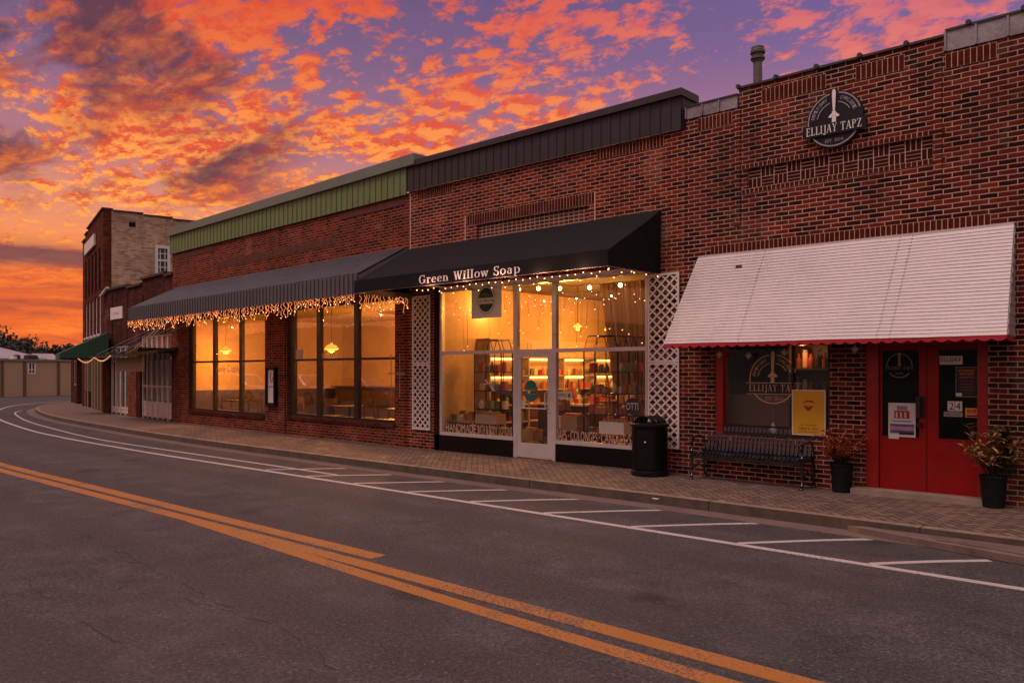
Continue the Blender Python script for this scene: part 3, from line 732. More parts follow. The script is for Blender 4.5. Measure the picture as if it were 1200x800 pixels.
for (a,f) in ((aw0,fl),(aw1,fr)):
    g=MB(); n=22
    for i in range(n):
        t0,t1=i/n,(i+1)/n; z0,z1=zt+(zb-zt)*t0,zt+(zb-zt)*t1; e=.006 if i%2 else 0; sg=1 if a==aw1 else -1
        g.prism([(a+sg*e,-.003,z0),(a+(f-a)*t0+sg*e,-pj*t0-.003,z0),(a+(f-a)*t1+sg*e,-pj*t1-.003,z1),(a+sg*e,-.003,z1)],(sg*.006,0,0))
    build('end_panel',g,M['dirtyalu'],T)
g=MB(); n=30
def scallop(p0,p1,n):
    p0,p1=Vector(p0),Vector(p1)
    for i in range(n):
        pts=[p0.lerp(p1,(i+k/6)/n) for k in range(7)]
        bot=[Vector((q.x,q.y,q.z-.042-.030*math.sin(math.pi*k/6))) for k,q in enumerate(pts)]
        g.prism([tuple(q) for q in pts]+[tuple(q) for q in bot[::-1]],(0,.006,0) if abs(p1.x-p0.x)>abs(p1.y-p0.y) else (.006,0,0))
scallop((fl,-pj-.012,zb),(fr,-pj-.012,zb),n); scallop((fl,-pj,zb),(aw0,-.01,zb),6); scallop((fr,-pj,zb),(aw1,-.01,zb),6)
build('valance',g,M['redcloth'],T)
g=MB(); 
for t in (.02,.5,.98): 
    x=fl+(fr-fl)*t; g.bar((x,-.01,zb+.02),(x,-pj+.02,zb+.015),.025,.025)
g.bar((fl+.02,-pj+.02,zb),(fr-.02,-pj+.02,zb),.03,.03); g.bar((aw0,-.02,zt+.015),(aw1,-.02,zt+.015),.03,.03); build('frame',g,M['alu'],T)
# --- round sign
cx,cz=A.F(979.5,141); r=.405
T=thing('round_sign','round charcoal tap emblem sign high on the taproom brick wall','sign',A,(cx,-.01,cz))
g=MB(); N=56
g.prism([(cx+r*math.cos(2*math.pi*i/N),-.06,cz+r*math.sin(2*math.pi*i/N)) for i in range(N)],(0,.058,0)); build('sign_face',g,M['signgrey'],T,smooth=False)
g=MB(); emblem(g,cx,cz,r,-.065,0,1); bfont('EST  2014',.26,.045,cx,cz-.30,-.064,g); build('emblem',g,[M['signline'],M['letter']],T)
g=MB(); g.box(cx-.455,cx+.455,-.085,-.0605,cz-.215,cz-.045); bn=build('banner',g,M['signgrey'],T)
g=MB(); serif('ELLIJAY TAPZ',.80,.118,cx,cz-.185,-.092,g); build('lettering',g,M['letter'],bn)
g=MB(); g.lathe((cx+.45,-.07,cz+.05),[(.012,-.01),(.012,.01)],8); build('bolt',g,M['alu'],T)
# --- vent pipe on the roof
vy=1.2; s,z=A.F(888,97,vy); zt2=A.F(888,56,vy)[1]
T=thing('vent_pipe','weathered metal vent pipe with a ribbed cap on the taproom roof','vent pipe',A,(s,vy,5.5))
g=MB(); g.lathe((s,vy,5.5),[(.075,0),(.075,zt2-.22-5.5)],16); build('pipe',g,paint('sooty_pipe',(.13,.11,.11),.5,.2,.5,6.),T,smooth=False)
g=MB(); k=zt2-.24; g.lathe((s,vy,k),[(.09,0),(.09,.03),(.12,.035),(.12,.07),(.095,.075),(.095,.13),(.125,.135),(.125,.18),(.11,.20),(.11,.24),(.02,.25)],16); build('cap',g,paint('sooty_cap',(.10,.085,.085),.5,.2,.5,6.),T)
# --- door papers
def card(name,label,u0,u1,v0,v1,y,seg,mats,fn=None,cat='poster',group=None):
    s0,z1=seg.F(u0,v0,y); s1,z0=seg.F(u1,v1,y); z1=max(z1,z0+.01)
    zt_=(seg.F(u0,v0,y)[1]+seg.F(u1,v0,y)[1])/2; zb_=(seg.F(u0,v1,y)[1]+seg.F(u1,v1,y)[1])/2
    g=MB(); g.box(s0,s1,y,y+.004,zb_,zt_,0)
    if fn: fn(g,s0,s1,zb_,zt_,y-.002)
    return tag(build(name,g,mats,org=(s0,y,zb_),seg=seg),label,cat,group)
def p_white(g,a,b,c,d,y):
    w,h=b-a,d-c
    g.box(a+w*.07,b-w*.05,y,y+.001,c+h*.10,c+h*.40,1); g.box(a+w*.07,b-w*.05,y-.001,y-.0002,c+h*.22,c+h*.33,2); g.box(a+w*.4,b-w*.05,y-.002,y-.0013,c+h*.10,c+h*.17,3)
    g.box(a+w*.32,b-w*.30,y,y+.001,c+h*.80,c+h*.92,4); g.box(a+w*.22,b-w*.22,y,y+.001,c+h*.56,c+h*.78,5)
    for k in range(3): g.box(a+w*(.28+.16*k),a+w*(.34+.16*k),y-.002,y-.0005,c+h*.58,c+h*.74,0)
    g.box(a+w*.15,b-w*.15,y,y+.001,c+h*.46,c+h*.50,4); g.box(a+w*.02,a+w*.40,y-.004,y-.003,c-h*.03,c+h*.13,0)
card('poster','white poster with a blue and pink picture taped inside the left red door',1041,1073,472,513,.055,A,[M['paperw'],M['blue'],M['pinkp'],M['ink'],paint('grey_print',(.25,.24,.26),.7),M['rust']],p_white)
def p_univ(g,a,b,c,d,y): bfont('ELLIJAY',(b-a)*.9,(d-c)*.6,(a+b)/2,(c+d)/2,y,g,1)
card('notice_card','narrow white lettered card at the top of the right red door',1101,1128,417,427,.055,A,[M['paperw'],M['ink']],p_univ)
def p_or(g,a,b,c,d,y):
    w,h=b-a,d-c
    g.box(a+.006,b-.006,y,y+.001,c+.006,d-.006,1)
    bfont('OCTOBERFEST',w*.72,h*.075,(a+b)/2-.01,c+h*.88,y-.002,g,2); bfont('TRIVIA NIGHT',w*.62,h*.075,(a+b)/2-.01,c+h*.77,y-.002,g,2)
    g.box(a+w*.12,b-w*.22,y-.001,y,c+h*.64,c+h*.68,3)
    for k in range(4): g.box(a+w*.2,b-w*(.25+.05*(k%2)),y-.001,y,c+h*(.52-.1*k),c+h*(.535-.1*k),3)
    g.box(a+w*.02,a+w*.26,y-.001,y,c+h*.03,c+h*.13,4)
card('poster','dark poster with orange heading on the right red door glass',1120,1148,430,465,.055,A,[M['signline'],M['ink'],M['orange'],M['rust'],M['paperw']],p_or)
def p_24(g,a,b,c,d,y):
    w=b-a; bfont('2',w*.30,(d-c)*.72,a+w*.27,(c+d)/2,y,g,1); bfont('4',w*.32,(d-c)*.72,a+w*.73,(c+d)/2,y,g,1); g.box(a+w*.485,a+w*.515,y,y+.001,c,d,1)
card('number_plate','white number 24 plate on the right red door glass',1110.5,1127.5,470,481.5,.055,A,[M['paperw'],M['ink']],p_24)
def p_st(g,a,b,c,d,y): bfont('MAIN STREET',(b-a)*.9,(d-c)*.6,(a+b)/2,(c+d)/2,y,g,1)
card('street_card','small grey lettered card just below the number 24 plate',1106,1128,482.5,488,.055,A,[paint('grey_card',(.40,.38,.34),.7),M['ink']],p_st)
def p_menu(g,a,b,c,d,y):
    bfont('BEER',(b-a)*.7,(d-c)*.4,(a+b)/2,c+(d-c)*.65,y,g,1); g.box(a+.02,b-.02,y,y+.001,c+.01,c+.03,1)
card('orange_card','small orange card low on the right red door glass',1131,1147,478,489,.055,A,[M['orange'],M['ink']],p_menu)
# yellow sign
def p_yel(g,a,b,c,d,y):
    w,h=b-a,d-c; mxx=(a+b)/2
    g.box(a+w*.035,b-w*.035,y,y+.0015,c+h*.025,d-h*.025,1)
    cz=c+h*.64
    L=[(-.22,.07),(-.10,.11),(-.03,.135),(.03,.12),(.10,.135),(.15,.10),(.22,.065),(.12,.085),(.04,.085),(0,.095),(-.08,.09)]
    g.prism([(mxx+x*w,y-.003,cz+z*h) for x,z in L],(0,.002,0),2)
    g.prism([(mxx+x*w,y-.003,cz+z*h) for x,z in [(-.14,.02),(0,-.01),(.14,.02),(.11,-.035),(0,-.115),(-.11,-.035)]],(0,.002,0),2)
    bfont('EL TROLIN',w*.46,h*.035,mxx,c+h*.225,y-.002,g,3); bfont('TABLE & VINO',w*.60,h*.05,mxx,c+h*.15,y-.002,g,3); bfont('COCINA ITALIANA',w*.58,h*.03,mxx,c+h*.08,y-.002,g,3)
card('yellow_sign','bright yellow upright sign with a red motif behind the bench','' or 928,967.5,456,509,-.02,A,[M['paperw'],M['yellow'],M['rust'],M['ink']],p_yel) if False else None
def yel():
    y=-.03; s0=A.S(928,y); s1=A.S(967.5,y); z1=A.F(947,456.5,y)[1]; z0=A.F(947,510,y)[1]
    g=MB(); g.box(s0,s1,y,y+.012,z0,z1,0); p_yel(g,s0,s1,z0,z1,y-.002)
    tag(build('yellow_sign',g,[M['paperw'],M['yellow'],M['rust'],M['ink']],org=(s0,y,z0)),'bright yellow sign with red motif hung at the window behind the bench','sign')
yel()
# stars and crystal
def star_mb(c,r):
    g=MB()
    for k in range(8):
        a=math.pi*k/4; rr=r if k%2==0 else r*.8
        d=Vector((math.cos(a),0,math.sin(a))); p=Vector((-d.z,0,d.x))*r*.24; yy=Vector((0,r*.13,0)); cc=Vector(c); tip=cc+d*rr
        for e in ((p,yy),(yy,-p),(-p,-yy),(-yy,p)): g.face([cc+e[0],tip,cc+e[1]])
    g.tube([(c[0],c[1],c[2]+r*.8),(c[0],c[1],zb-.02)],.0015,4,1)
    return g
slab=['white star ornament at the left window frame under the awning','white star ornament left of the round window emblem','pale star ornament beside the emblem tap handle in the window','white star ornament above the yellow sign','white star ornament on the brick pier beside the red doors']
for (u,v),lb in zip(((843,415),(877,416.5),(919,412.5),(961,411.5),(1002,409)),slab):
    s,z=A.F(u,v,-.06); tag(build('star_ornament',star_mb((s,-.06,z),.075),[M['paperw'],M['wire']],org=(s,-.06,z)),lb,'ornament','star ornaments hanging under the white awning')
s,z=A.F(906,503,.03); g=MB()
for k in range(4):
    a,b=(math.pi/2*k,math.pi/2*(k+1)); pa=(s+.07*math.cos(a),.03+.03*math.sin(a),z); pb=(s+.07*math.cos(b),.03+.03*math.sin(b),z); g.face([pa,pb,(s,.03,z+.12)]); g.face([pb,pa,(s,.03,z-.12)])
g.tube([(s,.03,z+.12),(s,.03,z+.45)],.0015,4)
tag(build('diamond_ornament',g,M['signline'],org=(s,.03,z)),'grey diamond shaped ornament hanging low in the taproom window','ornament')
# ================================================================== bench
bx0,bx1,byf,byb=-6.63,-4.79,-.44,-.10
T=thing('park_bench','black metal strap bench with curled arms before the taproom window','bench',A,((bx0+bx1)/2,-.25,0))
# strap profile in (y,z): front roll, seat, back
prof=[(byf-.02,.38),(byf-.045,.415),(byf-.02,.44),(byf+.06,.438),(byf+.20,.42),(byf+.32,.415),(byf+.385,.44),(byf+.41,.50),(byf+.43,.62),(byf+.46,.76),(byf+.475,.83),(byf+.465,.855),(byf+.44,.85)]
def straps(i0,i1):
    g=MB(); n=26
    for k in range(n):
        x=bx0+.09+(bx1-bx0-.18)*k/(n-1)
        for i in range(i0,i1):
            (ya,za),(yb,zb_)=prof[i],prof[i+1]; d=Vector((0,yb-ya,zb_-za)).normalized(); nn=Vector((0,-d.z,d.y))*.004
            g.prism([(x-.023,ya-nn.y,za-nn.z),(x+.023,ya-nn.y,za-nn.z),(x+.023,ya+nn.y,za+nn.z),(x-.023,ya+nn.y,za+nn.z)],(0,yb-ya,zb_-za))
    return g
g=straps(0,6); 
for i in (0,3,5): g.bar((bx0+.05,prof[i][0]+.01,prof[i][1]-.02),(bx1-.05,prof[i][0]+.01,prof[i][1]-.02),.03,.03)
build('seat',g,M['blackbench'],T)
g=straps(6,12)
for i,o in ((7,.02),(9,.02),(11,.0)): g.bar((bx0+.05,prof[i][0]+o,prof[i][1]-.005),(bx1-.05,prof[i][0]+o,prof[i][1]-.005),.026,.03)
build('backrest',g,M['blackbench'],T)
for x in (bx0+.03,bx1-.03):
    g=MB(); g.tube([(x,byf+.40,.47),(x,byf+.36,.64),(x,byf+.22,.68),(x,byf+.06,.655),(x,byf-.03,.63),(x,byf-.055,.59),(x,byf-.03,.555),(x,byf+.0,.575)],.018,8); g.tube([(x,byf-.01,.44),(x,byf+.0,.52),(x,byf-.01,.63)],.018,8)
    build('armrest',g,M['blackbench'],T,smooth=True)
    for yy,dy in ((byf+.0,-.03),(byf+.37,.05)):
        g=MB(); g.tube([(x,yy,.44),(x,yy+dy*.2,.30),(x,yy+dy*.1,.14),(x,yy+dy*.8,.03),(x,yy+dy,.02)],[.022,.026,.018,.022,.03],8); g.lathe((x,yy+dy,0),[(.04,0),(.035,.02),(.015,.03)],10); build('leg',g,M['blackbench'],T,smooth=True)
    g=MB(); g.bar((x,byf,.40),(x,byf+.40,.38),.03,.03); g.tube([(x,byf+.02,.16),(x,byf+.18,.24),(x,byf+.36,.16)],.012,6); build('side_rail',g,M['blackbench'],T)
# ================================================================== litter bin
tx,ty=A.S(761.5,-.48),-.48
T=thing('litter_bin','black round slatted metal litter bin with an arched lid by the lattice','litter bin',A,(tx,ty,0))
rr=.29
g=MB(); g.lathe((tx,ty,0),[(rr-.02,.07),(rr-.02,.80)],32); n=36
for k in range(n):
    a=2*math.pi*k/n; d=Vector((math.cos(a),math.sin(a),0)); p=Vector((tx,ty,0))+d*(rr-.004); g.bar(p+Vector((0,0,.08)),p+Vector((0,0,.79)),.034,.010,0,up=d)
build('body',g,M['black'],T)
g=MB(); g.lathe((tx,ty,0),[(rr+.0,0),(rr+.015,.02),(rr+.015,.075),(rr-.005,.09)],32); build('base',g,M['black'],T)
g=MB(); g.lathe((tx,ty,.79),[(rr+.005,0),(rr+.03,.015),(rr+.03,.05),(rr+.0,.065),(rr-.11,.075),(rr-.12,.06)],32); lid=build('lid',g,M['black'],T)
g=MB()
for w in (-.16,.0,.16):
    pts=[]
    for k in range(13):
        a=math.pi*k/12; pts.append((tx+.20*math.cos(a)*.98,ty+w*.9,.845+.13*math.sin(a)))
    for k in range(12): g.bar(pts[k],pts[k+1],.10 if w else .14,.014,0,up=(0,1,0)) if False else g.prism([(pts[k][0],pts[k][1]-.05,pts[k][2]),(pts[k+1][0],pts[k+1][1]-.05,pts[k+1][2]),(pts[k+1][0]*.0+tx+(pts[k+1][0]-tx)*.9,pts[k+1][1]-.05,.845+(pts[k+1][2]-.845)*.88),(tx+(pts[k][0]-tx)*.9,pts[k][1]-.05,.845+(pts[k][2]-.845)*.88)],(0,.10,0))
build('hood',g,M['black'],lid)
g=MB(); a0=math.atan2(-1,.35)
for k in range(7):
    a=a0+(k-3)*.13; d=Vector((math.cos(a),math.sin(a),0)); p=Vector((tx,ty,0))+d*(rr+.004); g.bar(p+Vector((0,0,.12)),p+Vector((0,0,.74)),.040,.008,0,up=d)
dr=build('door',g,M['black'],T)
g=MB(); d=Vector((math.cos(a0),math.sin(a0),0)); p=Vector((tx,ty,.56))+d*(rr+.02); g.ball(tuple(p),.016,8); build('knob',g,M['alu'],dr)
# ================================================================== planters
def planter(label,u0,u1,vb,vt,y,kind):
    s0,s1=A.S(u0,y),A.S(u1,y); r=(s1-s0)/2*.70; cx=(s0+s1)/2; h=.40
    T=thing('potted_plant',label,'potted plant',A,(cx,y,0))
    g=MB(); g.lathe((cx,y,0),[(r*.80,0),(r*.98,h*.93),(r*1.05,h*.93),(r*1.05,h),(r*.93,h),(r*.9,h*.9)],28); build('pot',g,M['pot'],T)
    g=MB(); g.lathe((cx,y,h*.86),[(r*.88,0),(r*.85,.02)],20); build('soil',g,M['soil'],T)
    g=MB(); st=MB(); rnd=random.Random(3 if kind else 8); top=(.70 if kind else .56)
    for k in range(36 if kind else 60):
        a=rnd.uniform(0,6.28); lean=rnd.uniform(.03,.40 if kind else .36); hh=rnd.uniform(.35,1)*top
        b=Vector((cx+rnd.uniform(-.05,.05),y+rnd.uniform(-.05,.05),h*.87)); tip=b+Vector((math.cos(a)*lean,math.sin(a)*lean,hh)); mid=(b+tip)/2+Vector((0,0,.06))
        st.tube([b,mid,tip],[.006,.004,.002],5)
        for q in range(12 if kind else 16):
            t=rnd.uniform(.35,1.); p=b.lerp(mid,t*2) if t<.5 else mid.lerp(tip,t*2-1)
            aa=rnd.uniform(0,6.28); L=rnd.uniform(.09,.18) if kind else rnd.uniform(.06,.13); w=L*(.13 if kind else .11)
            d=Vector((math.cos(aa),math.sin(aa),rnd.uniform(-.3,.9))).normalized(); sd=d.cross(Vector((0,0,1))).normalized()*w; m1=p+d*L*.5
            g.face([p,m1+sd,p+d*L-Vector((0,0,.02)),m1-sd],0)
    build('stem',st,M['soil'],T); build('foliage',g,M['leafr'] if kind else M['leafo'],T)
    if kind:
        g=MB()
        for q in range(1500):
            t=rnd.random()**.7; z=h*.9+t*.58; rr_=.15*(1-t)**.8+.015; a=rnd.uniform(0,6.28); e=rnd.uniform(.55,1.)
            p=Vector((cx+.12+rr_*e*math.cos(a),y+.08+rr_*e*math.sin(a),z)); d=Vector((math.cos(a),math.sin(a),.9)).normalized(); L=rnd.uniform(.025,.055); sd=d.cross(Vector((0,0,1))).normalized()*L*.22
            g.face([p-sd,p+sd,p+d*L],0)
        build('conifer',g,M['leafg'],T)
planter('dark pot of orange feathery foliage between bench and red doors',968,1005,576,440,-.22,0)
planter('dark pot of russet spiky leaves with a small conifer by the red doors',1141,1188,592,480,-.24,1)
# ================================================================== soap shop
sL,sR=B.S(479)*0+A.S(479),A.S(803.5)
FL,FR=A.S(513),A.S(757.5); ZB,ZT=.33,3.46
T=thing('shop_building','red brick shop with glowing glazed front and black awning','building',A,(sL,0,0)); SOAP=T
oL,oR=A.S(508),A.S(759.5)
pL,pR,p0,p1=A.S(559),A.S(689),4.42,4.72
g=MB(); g.wall(sL,sR-.002,-.1,5.72,0,.25,[(oL,oR,-.2,ZT+.06),(pL,pR,p0,p1)]); build('wall',g,M['brickS'],T)
g=MB(); g.box(pL-.001,pR+.001,.04,.24,p0-.001,p1+.001); build('recessed_panel',g,brick('stack_brick',[(.03,.012,.009),(.09,.02,.012),(.14,.03,.016)],(.50,.32,.26),bw=.12,off=0.,ms=.011,grime=.2),T)
soldiers(T,A,[(A.S(548),A.S(697),4.74,4.95),(A.S(552),A.S(694),4.32,4.41),(A.S(700),A.S(778),5.50,5.69),(A.S(490),A.S(530),5.50,5.69)])
g=MB(); g.box(A.S(697),A.S(697)+.02,-.012,.0,4.2,4.95); g.box(A.S(546)-.02,A.S(546),-.012,.0,4.2,4.95); g.box(sL+.05,sL+.07,-.008,.0,3.5,5.69); build('mortar_line',g,M['mort'],T)
shell(T,A,sL,sR-.003,.251,11.,5.6,M['brickS'],5.35)
g=MB(); ribs_panel(g,sL+.03,A.S(801),5.705,6.24,-.07,.205,.02,.014); g.box(A.S(801)-.02,A.S(801),-.0695,.40,5.705,6.24); build('fascia_panel',g,M['darkmetal'],T)
g=MB(); g.box(sL+.01,A.S(801)+.03,-.13,.45,6.242,6.345); g.box(sL+.01,A.S(801)+.03,-.12,.44,6.346,6.365); build('fascia_cap',g,paint('charcoal_cap',(.045,.038,.042),.4,.3),T)
room(T,FL-.15,FR+.12,.26,8.2,.03,3.62,M['plaster'],M['wood'],M['ceil'])
# glazed front: aluminium frame
fy0,fy1=.05,.14; mu1,mu2=A.S(601.5),A.S(646.5); ZM=2.095
g=MB()
for x,w in ((FL,.075),(mu1-.05,.10),(mu2-.04,.10),(FR-.06,.06)): g.box(x,x+w,fy0,fy1,.0 if x in (mu1-.05,mu2-.04) else ZB,ZT)
e=.001
for a,b in ((FL+.075+e,mu1-.05-e),(mu1+.05+e,mu2-.04-e),(mu2+.06+e,FR-.06-e)):
    g.box(a,b,fy0+.002,fy1,ZT-.06,ZT); g.box(a,b,fy0+.002,fy1,ZM-.035,ZM+.035)
for a,b in ((FL+.075+e,mu1-.05-e),(mu2+.06+e,FR-.06-e)): g.box(a,b,fy0-.01,fy1,ZB,ZB+.07)
wo=build('shop_window',g,M['alu'],T)
g=MB()
for a,b in ((FL+.076,mu1-.051),(mu1+.051,mu2-.041),(mu2+.061,FR-.061)):
    g.box(a,b,.09,.096,ZM+.036,ZT-.061)
    if a!=mu1+.051: g.box(a,b,.09,.096,ZB+.071,ZM-.036)
build('pane',g,M['glass'],wo)
def word(txt,w_,h_,cx_,cz_2,y_,par,m=None):
    g=MB(); bfont(txt,w_,h_,cx_,cz_2,y_,g); return build('lettering',g,m or M['letterd'],par)
word('HANDMADE',.92,.175,FL+.63,.50,.084,wo); word('BATH & BODY',.56,.175,FL+1.42,.50,.084,wo); word('LOTIONS',.36,.175,FL+1.93,.50,.084,wo)
x0=A.S(649,.08)
for txt,u0,u1 in (('SOAPS',648,664),('•',665.5,667),('COLONGES',668.5,700),('•',701.5,703),('CANDLES',704.5,733),('•',734,735.5),('SALTS',736.5,757)):
    a,b=A.S(u0,.084),A.S(u1,.084); word(txt,b-a,.19 if txt!='•' else .03,(a+b)/2,.50,.084,wo)
word('11',.10,.10,A.F(620.5,406,.084)[0],2.20,.084,wo)
g=MB(); g.box(oL+.01,mu1-.052,.03,.13,.0,ZB-.002); g.box(mu2+.062,oR-.005,.03,.13,.0,ZB-.002); build('bulkhead',g,M['bulk'],T)
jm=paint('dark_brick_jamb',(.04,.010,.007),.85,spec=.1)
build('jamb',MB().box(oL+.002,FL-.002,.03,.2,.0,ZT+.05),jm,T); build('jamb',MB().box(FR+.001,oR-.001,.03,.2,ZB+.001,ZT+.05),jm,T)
g=MB(); g.box(FL,FR,.04,.2,ZT+.002,ZT+.05); build('head_trim',g,M['white'],T)
# door
da,db=mu1+.052,mu2-.042; gl,gr=da+.10,db-.11
g=MB(); g.wall(da,db,.02,ZM-.037,.055,.105,[(gl,gr,.30,1.98)]); dr=build('door',g,M['alu'],T)
g=MB(); g.box(gl,gr,.078,.084,.30,1.98); build('pane',g,M['glass'],dr)
g=MB(); g.tube([(gl,.03,.98),(gr,.03,.98)],.014,8); x=db-.09
g.tube([(x,.05,1.30),(x,.0,1.30),(x-.02,-.02,1.28),(x-.02,-.02,1.02),(x,.0,1.0),(x,.05,1.0)],.013,8); g.ball((db-.05,.045,.92),.022,8); build('handle',g,M['alu'],dr)
cxd,czd=A.F(622,459,.07); g=MB()
for half in (1,-1):
    pts=[(cxd+.17*math.cos(math.pi*k/14),.072,czd+.03*half+half*(.20 if half>0 else .17)*math.sin(math.pi*k/14)) for k in range(15)]
    g.prism(pts,(0,.002,0))
g.box(cxd-.21,cxd+.21,.070,.0715,czd+.055,czd+.07,1); g.box(cxd-.21,cxd+.21,.070,.0715,czd-.05,czd-.035,1)
for k in range(9): a=math.pi*(k+.5)/9; g.bar((cxd+.04*math.cos(a),.070,czd+.04+.03*math.sin(a)),(cxd+.16*math.cos(a),.070,czd+.03+.17*math.sin(a)),.006,.002,1)
build('decal',g,[M['teal'],paint('teal_light',(.05,.25,.20),.5)],dr)
s,z=A.F(611,474,.06); g=MB(); g.box(s-.07,s+.08,.068,.072,z-.08,z+.08); bfont('HOURS',.11,.02,s+.005,z+.05,.066,g,1)
for k in range(4): g.box(s-.05,s+.06,.066,.067,z+.015-.025*k,z+.021-.025*k,1)
tag(build('hours_card',g,[M['paperw'],M['ink']],org=(s,.07,z)),'small white opening hours card on the glass shop door','card')
s,z=A.F(661,463,.12); g=MB(); g.box(s-.20,s+.20,.115,.12,z-.075,z+.075); bfont('OPEN',.22,.06,s-.06,z,.113,g,1); 
for k in range(6): a=math.pi*k/6; g.bar((s+.13-.04*math.cos(a),.113,z-.04*math.sin(a)),(s+.13+.04*math.cos(a),.113,z+.04*math.sin(a)),.010,.002,1)
tag(build('open_card',g,[M['paperw'],M['ink']],org=(s,.115,z)),'white card with a dark flower mark behind the glass right of the shop door','card')
# hanging white flag-like sign
yy=-.06; s0,s1=A.S(552.5,yy),A.S(587.5,yy); z1=A.F(570,330,yy)[1]; z0=A.F(570,372.5,yy)[1]; cx=(s0+s1)/2; cz=(z0+z1)/2
T=thing('hanging_sign','white square panel with green oval emblem hung high in the glazed front','sign',A,(cx,yy,z0))
g=MB(); g.box(s0,s1,yy,yy+.012,z0,z1); pn=build('panel',g,M['white'],T)
g=MB(); rx,rz=.26,.29
def ell(k0,k1,rx,rz,y,m):
    g.prism([(cx+rx*math.cos(rad(a)),y,cz+rz*math.sin(rad(a))) for a in range(k0,k1+1,6)],(0,.002,0),m)
ell(0,354,rx,rz,yy-.004,1); ell(0,354,rx-.012,rz-.012,yy-.006,2); ell(0,354,rx-.045,rz-.045,yy-.0085,0)
g.box(cx-.31,cx+.31,yy-.0125,yy-.010,cz-.085,cz+.045,2); g.box(cx-.30,cx+.30,yy-.0135,yy-.0128,cz+.03,cz+.036,1); g.box(cx-.30,cx+.30,yy-.0135,yy-.0128,cz-.076,cz-.070,1)
g.prism([(cx-.20,yy-.0105,cz+.10),(cx-.02,yy-.0105,cz+.15),(cx+.20,yy-.0105,cz+.08),(cx+.05,yy-.0105,cz+.075)],(0,.0015,0),1)
serif('Green Willow Soap',.50,.055,cx,cz-.045,yy-.0145,g,1); build('emblem',g,[M['darkgreen'],paint('olive_print',(.10,.13,.06),.6),M['paperw']],pn)
g=MB(); g.tube([(s0+.05,yy+.006,z1),(s0+.05,yy+.006,z1+.12)],.003,4); g.tube([(s1-.05,yy+.006,z1),(s1-.05,yy+.006,z1+.12)],.003,4); build('hanger',g,M['wire'],T)
# black canvas awning
wl,wr=sL+.05,A.S(775); zt,zv,zb=4.43,3.60,3.345; pj=1.50
fl=A.S(425,-1.42); fr=A.S(713,-pj)
fl=wl-.02; fr=A.S(713,-pj)
T=thing('canvas_awning','black canvas awning with white serif lettering over the glowing shop front','awning',A,(wl,0,zb))
g=MB(); n=20; m=56
def cp(i,j):
    t=i/n; k=j/m; a=wl+(fl-wl)*t; b=wr+(fr-wr)*t; x=a+(b-a)*k
    return (x,-pj*t-.01,zt+(zv-zt)*t-.035*math.sin(math.pi*t)*(1-.45*abs(math.cos(math.pi*k*3)))+.006*math.sin(k*37+t*5)*t+.004*math.sin(k*71-t*9))
for i in range(n):
    for j in range(m): g.face([cp(i,j),cp(i,j+1),cp(i+1,j+1),cp(i+1,j)])
for a,f in ((wl,fl),(wr,fr)):
    pts=[(a,-.01,zt)]+[ (a+(f-a)*i/n,-pj*i/n-.01,cp(i,0)[2]) for i in range(1,n+1)]
    g.face(pts+[(f,-pj-.01,zb),(a,-.01,zb)])
build('canopy',g,M['fabric'],T)
g=MB(); g.prism([(fl,-pj-.018,zb),(fr,-pj-.018,zb),(fr,-pj-.018,zv+.004),(fl,-pj-.018,zv+.004)],(0,.006,0)); va=build('valance',g,M['fabric'],T)
sa,sb=A.S(492,-pj),A.S(611.5,-pj); zba=A.F(492,331.8,-pj)[1]; zbb=A.F(611.5,321,-pj)[1]
g=MB(); serif('Green Willow Soap',sb-sa,.155,(sa+sb)/2,(zba+zbb)/2+.005,-pj-.024,g); build('lettering',g,M['letter'],va)
g=MB(); g.bar((fl+.02,-pj+.02,zb+.01),(fr-.02,-pj+.02,zb+.01),.025,.025)
for t in (.01,.33,.66,.99): 
    x=fl+(fr-fl)*t; g.bar((x+.01,-.01,zb+.012),(x,-pj+.02,zb+.012),.022,.022); g.bar((x+.01,-.01,zt-.06),(x,-pj+.03,zv-.04),.022,.022)
build('frame',g,M['alu'],T)
# string lights under the awning
T=thing('string_lights','string of small warm bulbs along the black awning edge','string lights',A,((fl+fr)/2,-pj,zb))
g=MB(); pts=[]; N=84; bp=[]
x0,x1=A.S(487,-pj),fr-.03
for k in range(N+1):
    t=k/N; pts.append((x0+(x1-x0)*t,-pj+.035,zb-.02-.035*abs(math.sin(t*math.pi*9))-.02*R.random()))
g.tube(pts,.003,4); pts2=[]
for k in range(40):
    t=k/39; pts2.append((x0+(x1-x0)*t,-pj*.55,zb-.01-.07*abs(math.sin(t*math.pi*7))))
g.tube(pts2,.003,4); pts3=[(x1,-pj+.05+(pj-.1)*k/8,zb-.02-.05*(k%2)) for k in range(9)]; g.tube(pts3,.003,4)
build('wire',g,M['wire'],T)
bm_=None
bulbs=[p for k,p in enumerate(pts) if k%3==0]+[p for k,p in enumerate(pts2) if k%3==0]+pts3[::2]
for p in bulbs[:98]:
    if bm_ is None:
        g=MB(); g.ball((ORG[T.name][0],ORG[T.name][1],ORG[T.name][2]),.0105,6); o=build('bulb',g,M['bulb'],T); bm_=o
    else: o=bm_.copy(); COL.objects.link(o); o.parent=T
    q=ORG[T.name]; o.location=(p[0]-q[0],p[1]-q[1],p[2]-q[2]-.02-.05*R.random()*(R.random()<.3))
for q_ in range(5): lamp(A,x0+(x1-x0)*(q_+.5)/5,-pj-.12,zb-.10,6,(1,.50,.30),.02,parent=T)
